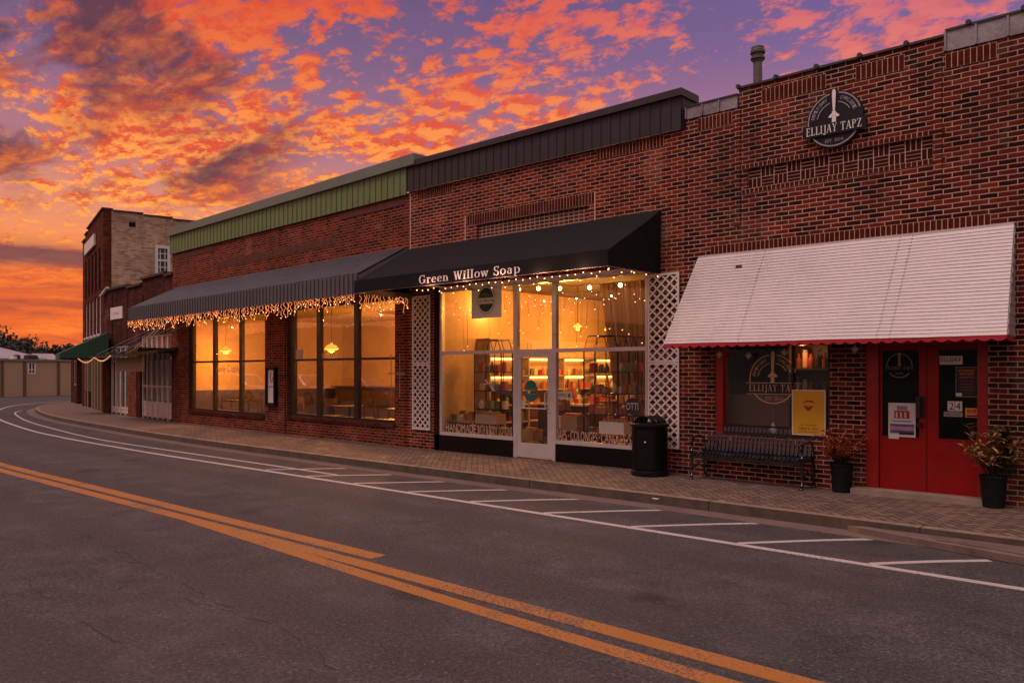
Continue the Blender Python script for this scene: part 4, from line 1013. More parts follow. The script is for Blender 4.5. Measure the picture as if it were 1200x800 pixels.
# lattice panels
def trellis(label,u0,u1,z0,z1):
    s0,s1=A.S(u0,-.03),A.S(u1,-.03); zm=(z0+z1)/2-.03
    T=thing('lattice_panel',label,'lattice',A,((s0+s1)/2,-.03,z0),'white lattice panels flanking the glazed front')
    g=MB(); w=.032
    for a,b in ((z0,zm-.004),(zm+.004,z1)):
        g.box(s0,s0+w,-.045,-.02,a,b); g.box(s1-w,s1,-.045,-.02,a,b); g.box(s0+w+.001,s1-w-.001,-.045,-.02,a,a+w); g.box(s0+w+.001,s1-w-.001,-.045,-.02,b-w,b)
    build('frame',g,M['white'],T)
    g=MB(); st=.152
    for a,b in ((z0,zm),(zm,z1)):
        lo,hi,l,r_=a+.01,b-.01,s0+.01,s1-.01
        for sgn,yv in ((1,-.038),(-1,-.030)):
            c=-3.
            while c<3.:
                # line z = mid + sgn*1.25*(x-l) + c
                mz=(lo+hi)/2; k=.90*sgn; xa,xb=l,r_
                za,zb2=mz+c+k*0,mz+c+k*(r_-l); P=[]
                pa=Vector((xa,yv,za)); pb=Vector((xb,yv,zb2)); t0,t1=0.,1.
                for lim,s_ in ((lo,1),(hi,-1)):
                    fa,fb=s_*(pa.z-lim),s_*(pb.z-lim)
                    if fa<0 and fb<0: t0=2; break
                    if fa<0: t0=max(t0,fa/(fa-fb))
                    elif fb<0: t1=min(t1,fa/(fa-fb))
                if t0<t1-.02: g.bar(pa.lerp(pb,t0),pa.lerp(pb,t1),.007,.030,0)
                c+=st
    build('slats',g,M['white'],T)
trellis('white lattice panel left of the glazed shop front',483.5,504,.42,3.36)
trellis('white lattice panel behind the black litter bin',759.5,796,.41,3.35)
# --- soap shop furnishings
def bk(seg,u,y): return seg.S(u,y)
# shelving along the left inner wall (the one the camera sees)
xw=FL-.149; ya,yb=1.35,8.0
T=thing('display_shelves','long glowing shelves of soaps along the inner wall of the shop','shelf',A,(xw,(ya+yb)/2,.03))
g=MB(); lv=[.50,.90,1.24,1.58,2.02]
for z in lv: g.box(xw,xw+.42,ya,yb,z,z+.03)
for k in range(6): y=ya+(yb-ya)*k/5; g.box(xw,xw+.42,y-.02,y+.02,.03,2.04)
g.box(xw,xw+.44,ya-.04,yb,2.051,2.45)
build('shelving',g,M['woodl'],T)
for z in lv[3:]:
    for k in range(5): a=ya+(yb-ya)*k/5; build('light_strip',MB().box(xw+.02,xw+.10,a+.1,a+(yb-ya)/5-.1,z-.05,z-.003),M['strip'],T)
PM=[paint('cream_product',(.70,.55,.38),.5),paint('amber_product',(.45,.17,.04),.3),paint('red_product',(.45,.08,.05),.5),paint('olive_product',(.16,.15,.08),.4),paint('brown_box',(.25,.15,.08),.7)]
protos=[]
for k in range(10):
    g=bottle_mb((0,0,0),.17,.05,k%3) if k%2 else MB().box(-.06,.06,-.05,.05,0,.13).box(-.055,.055,-.045,.045,.131,.15)
    protos.append((g,PM[k%5]))
pcount=0; meshes={}
def product(seg,s,y,z,k,label,group,sc_=1.):
    global pcount
    kk=k%10
    if kk not in meshes:
        o=build('soap_product',protos[kk][0],protos[kk][1]); meshes[kk]=o
    else: o=meshes[kk].copy(); COL.objects.link(o)
    o.location=seg.w(s,y,z+.001); o.scale=(sc_,sc_,sc_*R.uniform(.8,1.25)); o.rotation_euler=(0,0,R.uniform(-.3,.3)); tag(o,label,'product',group); pcount+=1
rowname={.90:'lowest stocked',1.24:'middle lit',1.58:'upper lit'}
for z in (.90,1.24,1.58):
    for k in range(40):
        product(A,xw+.25+R.uniform(-.12,.12),ya+.15+(yb-ya-.3)*k/39,z+.03,R.randrange(10),'small soap jar or box on the '+rowname[z]+' shelf along the inner shop wall','products on the '+rowname[z]+' wall shelf')
# black wire display racks with curled tops near the glass
def rack(label,s0,s1,y0,y1,h):
    T=thing('wire_rack',label,'display rack',A,((s0+s1)/2,(y0+y1)/2,.03),'black wire display racks behind the glass')
    g=MB(); r=.012
    for x in (s0,s1):
        for y in (y0,y1): g.bar((x,y,.03),(x,y,h),r*1.6,r*1.6)
    for x in (s0+(s1-s0)/3,s0+(s1-s0)*2/3): g.bar((x,y1,.03),(x,y1,h),r,r)
    for y in (y0,y1):
        a=(s1-s0); g.tube([(s0-.05,y,h),(s0+.02,y,h+.02),(s0+.05,y,h+.12),(s0+.10,y,h+.24),(s1-.10,y,h+.24),(s1-.05,y,h+.12),(s1-.02,y,h+.02),(s1+.05,y,h)],.011,6)
        g.tube([(s0+a*.4,y,h+.24),(s0+a*.36,y,h+.12),(s0+a*.28,y,h)],.008,6); g.tube([(s0+a*.6,y,h+.24),(s0+a*.64,y,h+.12),(s0+a*.72,y,h)],.008,6)
    build('frame',g,M['black'],T)
    for z in (.45,.88,1.28,1.68,h):
        g=MB(); g.box(s0,s1,y0,y1,z-.008,z+.008); build('shelf',g,M['black'],T)
    return (s0,s1,y0,y1)
ra=rack('black wire rack with curled top in the left shop window',A.S(562,.8),A.S(593,.8),.65,1.0,2.13)
rb=rack('black wire rack with curled top in the right shop window',A.S(688,.7),A.S(728,.7),.6,.95,2.13)
rc=rack('black wire rack at the right end of the shop window',A.S(729,.75),A.S(752,.75),.62,.98,2.10)
rl=['left','right','far right']
for nme,(a,b,c,d) in zip(rl,(ra,rb,rc)):
    for z in (.458,.888,1.288,1.688):
        for k in range(5): product(A,a+.08+(b-a-.16)*k/4,(c+d)/2+R.uniform(-.06,.06),z,R.randrange(10),'soap product standing on the '+nme+' black wire rack','products on the '+nme+' wire rack',1.05)
# stock on the tables (heights as built below)
for nm,(u0,u1,y,z) in {'sales counter':(642,698,2.5,.98),'left low display table':(537,558,.75,.62),'right low display table':(657,681,.75,.60)}.items():
    a,b=A.S(u0,y),A.S(u1,y)
    for k in range(11): product(A,a+(b-a)*R.random(),y+R.uniform(-.22,.22),z,R.randrange(10),'small soap product standing on the '+nm+' inside the shop','products on the '+nm,R.uniform(.9,1.4))
for k,(u,y,h) in enumerate(((545,1.9,1.5),(600,2.4,1.35),(655,1.6,1.2),(672,4.2,1.5),(705,3.2,1.6),(738,2.2,1.45))):
    nm=['near the left rack','straight behind the shop door','just right of the shop door','deep behind the counter','beside the curtain','at the right end of the shop'][k]
    s_=A.S(u,y); T=thing('display_stand','dark wooden tiered display stand '+nm,'display stand',A,(s_,y,.03))
    g=MB()
    for q in range(3): g.box(s_-.34+.08*q,s_+.34-.08*q,y-.22,y+.22,.05+h*q/3,.08+h*q/3)
    for sx in (-.34,.32): g.bar((s_+sx,y,.03),(s_+sx*.5,y,h),.03,.03)
    build('stand',g,M['woodd'],T)
    for q in range(3):
        for w_ in range(5): product(A,s_-.24+.05*q+(.48-.1*q)*w_/4,y+R.uniform(-.1,.1),.08+h*q/3,R.randrange(10),'soap product on the tiered stand '+nm,'products on the tiered stand '+nm,1.25)
# counter and display tables
def table(name,label,s0,s1,y0,y1,h,m,seg=A):
    T=thing(name,label,'table' if 'counter' not in name else 'counter',seg,((s0+s1)/2,(y0+y1)/2,.03))
    g=MB(); g.box(s0,s1,y0,y1,h-.04,h); build('top',g,M['offwhite'] if 'counter' in name else M['woodl'],T)
    if 'counter' in name: g=MB(); g.box(s0+.05,s1-.05,y0+.05,y1-.05,.03,h-.041); build('cabinet',g,m,T)
    else:
        for x in (s0+.05,s1-.05):
            for y in (y0+.05,y1-.05): g=MB(); g.box(x-.03,x+.03,y-.03,y+.03,.03,h-.041); build('leg',g,m,T)
table('sales_counter','pale topped wooden sales counter in the middle of the glowing shop',A.S(640,2.6),A.S(700,2.6),2.2,2.9,.98,M['woodd'])
table('display_table','low wooden display table behind the left shop window',A.S(535,.7),A.S(560,.7),.45,1.05,.62,M['woodd'])
table('display_table','low wooden display table behind the right shop window',A.S(655,.6),A.S(683,.6),.35,.9,.60,M['woodd'])
def crate(label,u0,u1,y,z0,h,m=None):
    s0,s1=A.S(u0,y),A.S(u1,y); g=MB(); t=.015
    g.box(s0,s1,y,y+t,z0,z0+h); g.box(s0,s1,y+.3,y+.3+t,z0,z0+h); g.box(s0,s0+t,y+t+.001,y+.299,z0,z0+h); g.box(s1-t,s1,y+t+.001,y+.299,z0,z0+h); g.box(s0+t,s1-t,y+t,y+.3,z0,z0+t)
    for k in range(6): g.ball((s0+(s1-s0)*(k+.5)/6,y+.14,z0+h),.055,7,1)
    tag(build('gift_basket',g,[m or M['paperw'],PM[R.randrange(5)]],org=((s0+s1)/2,y,z0)),label,'basket','gift baskets in the shop window')
crate('pale gift basket in the left shop window above the lettering',557,581,.30,.60,.20,M['tan'])
crate('pale gift basket in the right shop window beside the litter bin',702,731,.26,.56,.22)
crate('brown gift basket behind the lower glass of the shop door',611,624,.40,.30,.22,M['woodl'])
crate('tan gift basket on the low table right of the shop door',657,676,.45,.601,.24,M['woodl'])
g=MB(); s,z=A.F(741,476,.35); g.prism([(s+.17*math.cos(a*.35),.35,z+.15*math.sin(a*.35)) for a in range(18)],(0,.015,0)); bfont('OTTI',.26,.13,s,z,.345,g,1); g.box(s-.015,s+.015,.352,.364,.03,z-.14)
tag(build('dark_shop_sign',g,[M['ink'],M['letter']],org=(s,.35,z)),'small dark oval sign with white letters in the right shop window','sign')
# curtain
g=MB(); s0,s1=A.S(703,1.3),A.S(770,1.3); n=46
for i in range(n):
    def cpt(i,t):
        x=s0+(s1-s0)*i/n; k=.05*math.sin(i*1.1)+.02*math.sin(i*2.7); sw=(1-t)*.0+t*.35*(1-i/n); return (x+sw-.35*t*(i==0)*0,1.3+k,3.45-2.2*t)
    for j in range(6): g.face([cpt(i,j/6),cpt(i+1,j/6),cpt(i+1,(j+1)/6),cpt(i,(j+1)/6)])
tag(build('curtain',g,M['cream'],org=((s0+s1)/2,1.3,1.25),smooth=True),'cream draped curtain inside the shop at the right','curtain')
# large bulbs festoon and pendant
T=thing('festoon_lights','row of large warm globe bulbs high behind the shop glass','string lights',A,((FL+FR)/2,.9,3.2))
us=((561,343),(608,339),(631,338),(656,338),(691,337),(727,334))
g=MB(); P=[]
for u,v in us: s,z=A.F(u,v,.9); P.append((s,.9,z))
wp=[]
for k in range(len(P)-1):
    for q in range(6): t=q/6; a,b=Vector(P[k]),Vector(P[k+1]); p=a.lerp(b,t); wp.append((p.x,p.y,p.z+.09-.05*math.sin(math.pi*t)))
g.tube(wp,.005,5); build('wire',g,M['wire'],T)
for p in P: g=MB(); g.ball(p,.042,10); build('bulb',g,M['bulbbig'],T); 
for i in (0,2,3): lamp(A,P[i][0]-.3,P[i][1]+.6,P[i][2]-.25,62,(1,.40,.082),.15,parent=T)
def pendant(label,seg,s,y,z,r,drop,power,grp):
    T=thing('pendant_lamp',label,'lamp',seg,(s,y,z),grp)
    g=MB(); g.lathe((s,y,z),[(r,0),(r*1.02,.02),(r*.62,r*.55),(r*.16,r*.72),(r*.14,r*.9)],18); g.lathe((s,y,z-.03),[(r*.3,-.05),(r*.5,.0),(r*.2,.03)],12,0); build('lamp_shade',g,M['shade'],T)
    g=MB(); g.tube([(s,y,z+r*.9),(s,y,z+drop)],.006,5); build('cord',g,M['wire'],T)
    lamp(seg,s,y,z-.14,power,(1,.40,.082),.15,parent=T)
s,z=A.F(677,383,2.6); pendant('small pendant lamp over the sales counter of the shop',A,s,2.6,z,.10,3.62-z,60,None)
s,z=A.F(540,395,3.6); pendant('pendant lamp deep in the shop behind the left window',A,s,3.6,2.6,.14,1.0,250,None)
s,z=A.F(715,395,4.2); pendant('pendant lamp deep in the shop behind the right window',A,s,4.2,2.7,.14,.9,290,None)
# fairy lights on the inside of the glass
T=thing('fairy_lights','tiny fairy lights draped at the top inside the shop glass','string lights',A,((FL+FR)/2,.3,3.0))
g=MB(); bb=[]; pts=[]
for k in range(150):
    t=k/149; p=(FL+.15+(FR-FL-.3)*t,.30+.1*R.random(),3.33-.30*abs(math.sin(t*21))-.10*R.random()-(.85*R.random() if k%4==0 else 0)); pts.append(p)
g.tube(pts,.0025,4); build('wire',g,M['wire'],T)
p0=None; q=ORG[T.name]
for p in pts[::2]:
    if p0 is None: g=MB(); g.ball(q,.009,6); p0=o=build('bulb',g,M['bulb'],T)
    else: o=p0.copy(); COL.objects.link(o); o.parent=T
    o.location=(p[0]-q[0],p[1]-q[1],p[2]-q[2])
# ================================================================== B: long shop
bl,br=B.S(202),-.004
T=thing('long_shop_building','long brick shop with green metal fascia and two amber window bays','building',B,(bl,0,0))
w1=(B.S(221),B.S(310.5)); w2=(B.S(336.5),B.S(463)); wz0=(.44,.50); WTOP=3.42
g=MB(); g.wall(bl,br,-.1,5.70,0,.25,[(w1[0],w1[1],.44,WTOP),(w2[0],w2[1],.50,WTOP)]); build('wall',g,M['brickB'],T)
soldiers(T,B,[(B.S(254),B.S(394),4.88,5.08),(B.S(398),B.S(475),5.46,5.62),(B.S(206),B.S(250),5.44,5.60)],.075,[paint('upright_brick_b',(.11,.026,.015),.85,0,.5,6.,.3),paint('mortar_b',(.26,.13,.10),.9)])
build('pilaster',MB().box(B.S(313),B.S(335),-.035,.001,-.1,3.5),M['brickB'],T); build('pilaster',MB().box(B.S(468),br-.1,-.02,.001,-.1,3.4),M['brickB'],T)
g=MB(); g.box(w1[0]-.02,w1[1]+.0,-.05,.0,.36,.438); g.box(w2[0],w2[1]+.02,-.05,.0,.42,.498); build('sill_course',g,M['brickC'],T)
shell(T,B,bl,br,.251,11.,5.55,M['brickB'],5.3)
g=MB(); ribs_panel(g,bl-.03,br-.005,5.66,6.26,-.06,.235,.022,.016,0); g.box(bl-.03,bl-.01,-.059,.5,5.66,6.26); build('fascia_panel',g,M['green'],T)
g=MB(); g.box(bl-.10,.36,-.14,.55,6.262,6.50); build('fascia_cap',g,M['greencap'],T)
g=MB(); g.box(bl-.10,.30,-.10,.50,6.502,6.52); build('cap_top',g,M['greencap'],T)
room(T,bl+.32,br-.3,.30,6.5,.03,3.55,M['plaster'],M['wood'],paint('warm_ceiling',(.30,.2,.11),.8))
g=MB(); g.box(bl+.321,bl+.345,.31,6.49,.031,1.05); g.box(bl+.346,br-.31,6.46,6.49,.031,1.05); build('added_dark_panelling',g,M['woodd'],T)  # panelling added to darken the lower panes like a street reflection
for (a,b),z0 in ((w1,.44),(w2,.50)):
    g=MB(); f=.09; us=(250,281) if a==w1[0] else (372,416)
    xs=[a]+[B.S(u,.05)-.06 for u in us]+[b-f]; ws=[.22,.17,.17,.11]
    if a!=w1[0]: ws=[.26,.18,.18,.11]
    for x,w in zip(xs,ws): g.box(x,x+w,.06,.16,z0,WTOP)
    for k in range(3):
        l,r_=xs[k]+ws[k]+.001,xs[k+1]-.001; g.box(l,r_,.062,.158,z0,z0+.07); g.box(l,r_,.062,.158,1.975,2.03); g.box(l,r_,.062,.158,WTOP-.08,WTOP)
    wo=build('window',g,M['darkframe'],T)
    g=MB()
    for k in range(3):
        l,r_=xs[k]+ws[k]+.0005,xs[k+1]-.0005; g.box(l,r_,.10,.106,z0+.071,1.974); g.box(l,r_,.10,.106,2.031,WTOP-.081)
    build('pane',g,M['glass2'] if 'glass2' in M else M.setdefault('glass2',glass('bay_glass',(.92,.88,.82),1.9)),wo)
    if a==w1[0]:
        s,z=B.F(266,433,.09); word('Abby Cabin',1.5,.27,s,z,.09,wo)
    else:
        s,z=B.F(387,416.5,.09); word('OPEN LATE 7-10',1.25,.12,s,z,.09,wo); word('CLOSED SUN',.8,.08,B.S(388,.09),1.90,.09,wo); s,z=B.F(351,415,.09); build('window_card',MB().box(s-.2,s+.2,.092,.094,z-.16,z+.12),M['letterd'],wo)
# menu case on the pier
s0,s1=B.S(313.5,-.06),B.S(324.5,-.06); z0,z1=.75,1.82
T=thing('menu_case','dark framed notice case on the brick pier between the amber bays','notice case',B,((s0+s1)/2,-.06,z0))
g=MB(); g.wall(s0,s1,z0,z1,-.14,-.04,[(s0+.06,s1-.06,z0+.06,z1-.06)]); g.box(s0+.061,s1-.061,-.07,-.042,z0+.061,z1-.061); build('frame',g,M['black'],T)
g=MB(); zz=(z0+z1)/2
for a,b in ((z0+.08,zz-.02),(zz+.0,z1-.08)): g.box(s0+.075,s1-.075,-.085,-.075,a,b,0)
g.tube([(s0+.25,-.09,zz+.38),(s0+.22,-.09,zz+.2),(s0+.30,-.09,zz+.12),(s0+.36,-.09,zz+.25)],.012,5,1); build('notice',g,[M['paperw'],M['rust']],T)
# furniture inside: tables, chairs, pendants
for k,(u,v,y) in enumerate(((264.5,408,1.2),(388.5,405,1.2))):
    s,z=B.F(u,v,y); pendant('glowing pendant lamp in the '+('left' if k==0 else 'right')+' amber bay',B,s,y,z-.10,.20,3.55-z+.1,250,'pendant lamps of the amber bays')
for s,y in ((-6.,4.4),): pendant('added pendant lamp hidden at the back of the long shop behind '+'the brick pier',B,s,y,2.5,.2,1.05,950,None)  # unseen pendant, added to brighten the amber bays from behind the pier
def cafe(label,s,y):
    T=thing('cafe_table',label,'table',B,(s,y,.03)); g=MB(); g.box(s-.4,s+.4,y-.35,y+.35,.74,.77); build('top',g,M['woodd'],T); g=MB(); g.tube([(s,y,.05),(s,y,.74)],.035,8); g.lathe((s,y,.03),[(.25,0),(.22,.03),(.03,.05)],14); build('pedestal',g,M['black'],T)
def chair(label,s,y,d):
    T=thing('cafe_chair',label,'chair',B,(s,y,.03),'chairs behind the amber bays'); g=MB(); g.box(s-.2,s+.2,y-.2,y+.2,.45,.48); build('seat',g,M['woodd'],T)
    for a in (-.18,.18):
        for b in (-.18,.18): g=MB(); g.box(s+a-.018,s+a+.018,y+b-.018,y+b+.018,.03,.449); build('leg',g,M['black'],T)
    g=MB(); x=s+d*.19
    g.box(x-.015,x+.015,y-.19,y-.15,.481,.95); g.box(x-.015,x+.015,y+.15,y+.19,.481,.95); g.box(x-.014,x+.014,y-.149,y+.149,.72,.94); build('backrest',g,M['woodd'],T)
for k,(s,y) in enumerate(((-10.4,1.1),(-8.,1.3),(-4.2,1.2),(-1.7,1.2))):
    nm=['at the left of the left amber bay','at the right of the left amber bay','at the left of the right amber bay','at the right of the right amber bay'][k]
    cafe('dark square cafe table '+nm,s,y); chair('wooden chair left of the table '+nm,s-.75,y,-1); chair('wooden chair right of the table '+nm,s+.75,y,1)
g=MB(); g.box(-12,-2,5.7,6.3,.03,1.1); g.box(-12.1,-1.9,5.6,6.35,1.101,1.15); tag(build('bar_counter',g,M['woodd'],org=(-7,6,.03),seg=B),'long dark bar counter at the back of the long shop','counter')
# cross-bar sign outside right bay
g=MB(); s,z=B.F(467.5,437)
for dx in (-.28,.05): g.box(s+dx,s+dx+.025,-.026,-.0205,z-.55,z+.45)
g.box(s-.4,s+.25,-.026,-.0205,z-.03,z); tag(build('chalk_mark',g,paint('pale_chalk_lines',(.42,.22,.16),.8),org=(s,-.02,z-.55),seg=B),'pale cross shaped lines on the bricks right of the right amber bay','wall marking')
# grey metal awning
aL,aR=B.S(206.8),-.02; zt,zv,zb=4.47,3.73,3.32; pj=1.45
fl,fr=B.S(151.4,-pj),B.S(420,-pj)
T=thing('metal_awning','long grey ribbed metal awning hung with icicle lights','awning',B,(aL,0,zb))
g=MB(); n=int((aR-aL)/.15)
prev=None
for i in range(n):
    for k,(o,h) in enumerate(((0,0),(.62,0),(.74,.045),(.90,.045))):
        t=(i+o)/n; p=(aL+(aR-aL)*t,-.012,zt+h); q=(fl+(fr-fl)*t,-pj,zv+h)
        if prev: g.face([prev[0],p,q,prev[1]],1 if k in (0,2) else 0)
        prev=(p,q)
g.face([(aL,-.012,zt-.02),(aR,-.012,zt-.02),(fr,-pj,zv-.02),(fl,-pj,zv-.02)])
for a,f in ((aL,fl),(aR,fr)): g.face([(a,-.012,zt),(f,-pj,zv),(f,-pj,zb+.1),(a,-.012,zb+.1)])
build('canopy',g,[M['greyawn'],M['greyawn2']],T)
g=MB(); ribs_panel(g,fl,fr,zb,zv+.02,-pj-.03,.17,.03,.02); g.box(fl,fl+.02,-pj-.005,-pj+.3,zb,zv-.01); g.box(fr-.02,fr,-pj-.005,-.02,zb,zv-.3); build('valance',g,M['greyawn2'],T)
g=MB(); 
for k in range(7): 
    t=k/6; g.bar((aL+(aR-aL)*t,-.02,zb+.05),(fl+(fr-fl)*t,-pj+.02,zb+.05),.03,.03)
g.bar((fl+.05,-pj+.03,zb+.02),(fr-.05,-pj+.03,zb+.02),.03,.03); build('frame',g,M['black'],T)
T=thing('icicle_lights','dense amber icicle light strands hanging from the grey metal awning','string lights',B,((fl+fr)/2,-pj,zb))
g=MB(); g.tube([(fl+.03,-pj-.06,zb-.01),(fr-.03,-pj-.06,zb-.01)],.006,5,0); g.tube([(fr-.02,-pj,zb-.01),(fr+.1,-.1,zb-.01)],.006,5,0); build('wire',g,M['wire'],T)
K=99
for k in range(K):
    g=MB(); side=k>=86
    if not side: t=(k+.5)/86; base=Vector((fl+(fr-fl)*t,-pj-.06,zb-.005))
    else: t=(k-86+.5)/13; base=Vector((fr+.0+.05*t,-pj+(pj-.15)*t,zb-.005))
    L=R.uniform(.14,.36); n=R.randint(6,9); p=[]; w=R.uniform(.02,.05)
    for i in range(n+1): p.append(base+Vector(((w*math.sin(i*1.5+k)+R.uniform(-.012,.012)),R.uniform(-.02,.02),-L*i/n)))
    g.tube(p,.0058,4,0)
    if R.random()<.45:
        L2=L*R.uniform(.4,.8); p=[base+Vector((.07+w*math.sin(i*1.9+k*2)+R.uniform(-.03,.03),R.uniform(-.03,.03),-L2*i/5)) for i in range(6)]; g.tube(p,.0058,4,0)
    q=p[-1]; g.ball(tuple(q),.010,5,1)
    build('light_strand',g,[M['strand'],M['bulb']],T)
for t in (.08,.3,.52,.74,.94): lamp(B,fl+(fr-fl)*t,-pj+.1,zb-.12,7,(1,.42,.14),.02,parent=T)
# ================================================================== C: small stepped shop
C=C_; cl=C.S(121)+.0
T=thing('stepped_shop_building','dark brick shop with stepped parapet and white glazed front','building',C,(cl,0,0))
def cz_(u,v): return C.F(u,v)
prof=[(122,127,344),(127,150,338),(150,166.5,336),(166.5,194,324.5),(194,203,323)]
doorL,doorR=C.S(164.5),C.S(201); d2L,d2R=C.S(128.5),C.S(150.5)
ztop=max(cz_((a+b)/2,v)[1] for a,b,v in prof)
holes=[(doorL,doorR,-.2,3.02),(d2L,d2R,-.2,2.75)]
for a,b,v in prof: z=cz_((a+b)/2,v)[1]; holes.append((C.S(a)-(1 if a==122 else 0),C.S(b)+(1 if b==203 else 0),z,9))
g=MB(); g.wall(cl+.01,-.003,-.1,ztop,0,.25,holes); build('wall',g,M['brickC'],T)
g=MB()
for a,b,v in prof: z=cz_((a+b)/2,v)[1]; g.box(C.S(a)-.03,C.S(b)+.0,-.07,.30,z+.001,z+.09)
build('coping',g,M['coping'],T)
for u in (131,149,167,193): build('pilaster',MB().box(C.S(u)-.12,C.S(u)+.12,-.03,.001,3.0,cz_(u,345)[1]),M['brickC'],T)
shell(T,C,cl+.01,-.003,.251,5.2,4.75,M['brickC'],4.5,left=False,right=False)
room(T,cl+1.2,-.4,.35,4.5,.03,3.05,M['darkplaster'],M['woodd'],M['ceil'])
# white glazed fronts
def front(a,b,zs,cols,panel,mat):
    g=MB(); y0,y1=.06,.14; 
    for k in range(cols+1): x=a+(b-a)*k/cols; x0=min(max(x-.05,a),b-.10); g.box(x0,x0+.10,y0,y1,0,zs[-1])
    for k in range(cols):
        l=min(max(a+(b-a)*k/cols-.05,a),b-.1)+.101; r_=min(max(a+(b-a)*(k+1)/cols-.05,a),b-.1)-.001
        for z in zs: g.box(l,r_,y0+.002,y1,z-.07 if z>.05 else 0,z if z>.05 else .06)
        if panel: g.box(l,r_,y0+.02,y1-.01,.061,panel-.071)
    wo=build('glazed_front',g,mat,T)
    g=MB()
    for k in range(cols):
        l=min(max(a+(b-a)*k/cols-.05,a),b-.1)+.101; r_=min(max(a+(b-a)*(k+1)/cols-.05,a),b-.1)-.001
        for z0,z1 in zip(zs[:-1],zs[1:]):
            if z1-z0>.2: g.box(l,r_,.10,.106,z0+.001,z1-.071)
    build('pane',g,M['glass'],wo)
front(doorL,doorR,[.62,1.2,2.45,3.0],6,.62,M['offwhite']); front(d2L,d2R,[.30,2.15,2.7],4,.30,M['offwhite'])
g=MB(); g.box(C.S(150.5)+.02,C.S(163.5)-.3,-.025,.001,0,2.3); build('pier',g,M['brickB'],T)
# blinds behind transom
for a,b,c,d in ((doorL+.12,doorR-.12,2.46,2.98),(d2L+.1,d2R-.1,2.2,2.68),(doorL+.12,doorL+(doorR-doorL)*.30,.66,2.38),(doorL+(doorR-doorL)*.52,doorR-.12,.66,2.38),(d2L+.1,d2L+(d2R-d2L)*.35,.35,2.1)): build('blind',MB().box(a,b,.17,.19,c,d),paint('pale_blind',(.62,.50,.46),.8),T)
g=MB(); s,z=C.F(124.5,346); g.tube([(s+.25,-.02,z+.30),(s+.1,-.12,z+.12),(s-.2,-.14,z-.02),(s-.35,-.12,z-.02)],.06,8); build('drain_elbow',g,M['white'],T,smooth=True)
s0,s1=C.S(129.3,-.04),C.S(143,-.04); z1=(C.F(129,361.5)[1]+C.F(143,358.5)[1])/2; z0=(C.F(129,375)[1]+C.F(143,373)[1])/2
g=MB(); g.box(s0,s1,-.04,-.005,z0,z1); bfont('Realty',.7,.14,(s0+s1)/2,(z0+z1)/2-.02,-.043,g,1); tag(build('wall_sign',g,[M['white'],M['signline']],org=((s0+s1)/2,-.02,z0),seg=C),'plain white sign on the stepped brick shop front','sign')
# flat black canopy
s0,s1=C.S(158,-.9),-.1; zc=C.F(180,410,-.9)[1]
T=thing('flat_canopy','flat black canopy hung by rods over the white glazed front','canopy',C,(s0,0,zc))
g=MB(); g.box(s0,s1,-1.1,-.002,zc-.07,zc+.10); build('slab',g,M['black'],T)
g=MB(); 
for x in (s0+.3,s1-.3): g.bar((x,-1.0,zc+.10),(x,-.01,zc+1.0),.025,.025)
build('rod',g,M['alu'],T)
s0,s1=C.S(108,-1.6),C.S(158,-1.4)-.05; zc=C.F(130,419,-1.5)[1]
T=thing('pent_canopy','low sloping metal canopy with guy rods beside the green awning','canopy',C,(s0,0,zc))
g=MB(); g.prism([(s0,-1.7,zc),(s0,-.002,zc+.25),(s0,-.002,zc+.31),(s0,-1.7,zc+.07)],(s1-s0,0,0))
n=int((s1-s0)/.3)
for k in range(n+1): x=s0+.03+(s1-s0-.06)*k/n; g.bar((x,-1.69,zc+.085),(x,-.01,zc+.325),.05,.03)
build('roof_sheet',g,M['coping'],T)
g=MB()
for x in (s0+.4,s0+(s1-s0)*.35,s0+(s1-s0)*.68,s1-.3): g.bar((x,-1.6,zc+.10),(x+.9,-.01,zc+1.05),.014,.014)
build('rod',g,M['signline'],T)
s0,s1=C.S(136.5,-1.0),C.S(168,-1.0); z1=C.F(152,418.5,-1.)[1]; z0=C.F(152,435,-1.)[1]
g=MB(); g.box(s0,s1,-1.02,-.97,z0,z1); 
for x in (s0+.2,s1-.2): g.tube([(x,-1.,z1),(x,-1.,z1+.15)],.01,5)
tag(build('blank_sign',g,M['tan'],org=((s0+s1)/2,-1.,z0),seg=C),'blank tan sign board hanging under the small canopies','sign')
# small string of lights under pent canopy
T=thing('string_lights','short drooping string of warm bulbs under the low sloping canopy','string lights',C,(C.S(110,-1.6),-1.6,zc)); pts=[]
for k in range(26):
    t=k/25; u=92+(129-92)*t; v=420.5+(417-420.5)*t+ 5*abs(math.sin(t*math.pi*2.0)); s,z=C.F(u,v,-1.72); pts.append((s,-1.72,z))
g=MB(); g.tube(pts,.006,4); build('wire',g,M['wire'],T); q=ORG[T.name]; p0=None
for p in pts:
    if p0 is None: g=MB(); g.ball(q,.022,6); p0=o=build('bulb',g,emis('amber_bulb',(1,.45,.16),.9),T)
    else: o=p0.copy(); COL.objects.link(o); o.parent=T
    o.location=(p[0]-q[0],p[1]-q[1],p[2]-q[2])
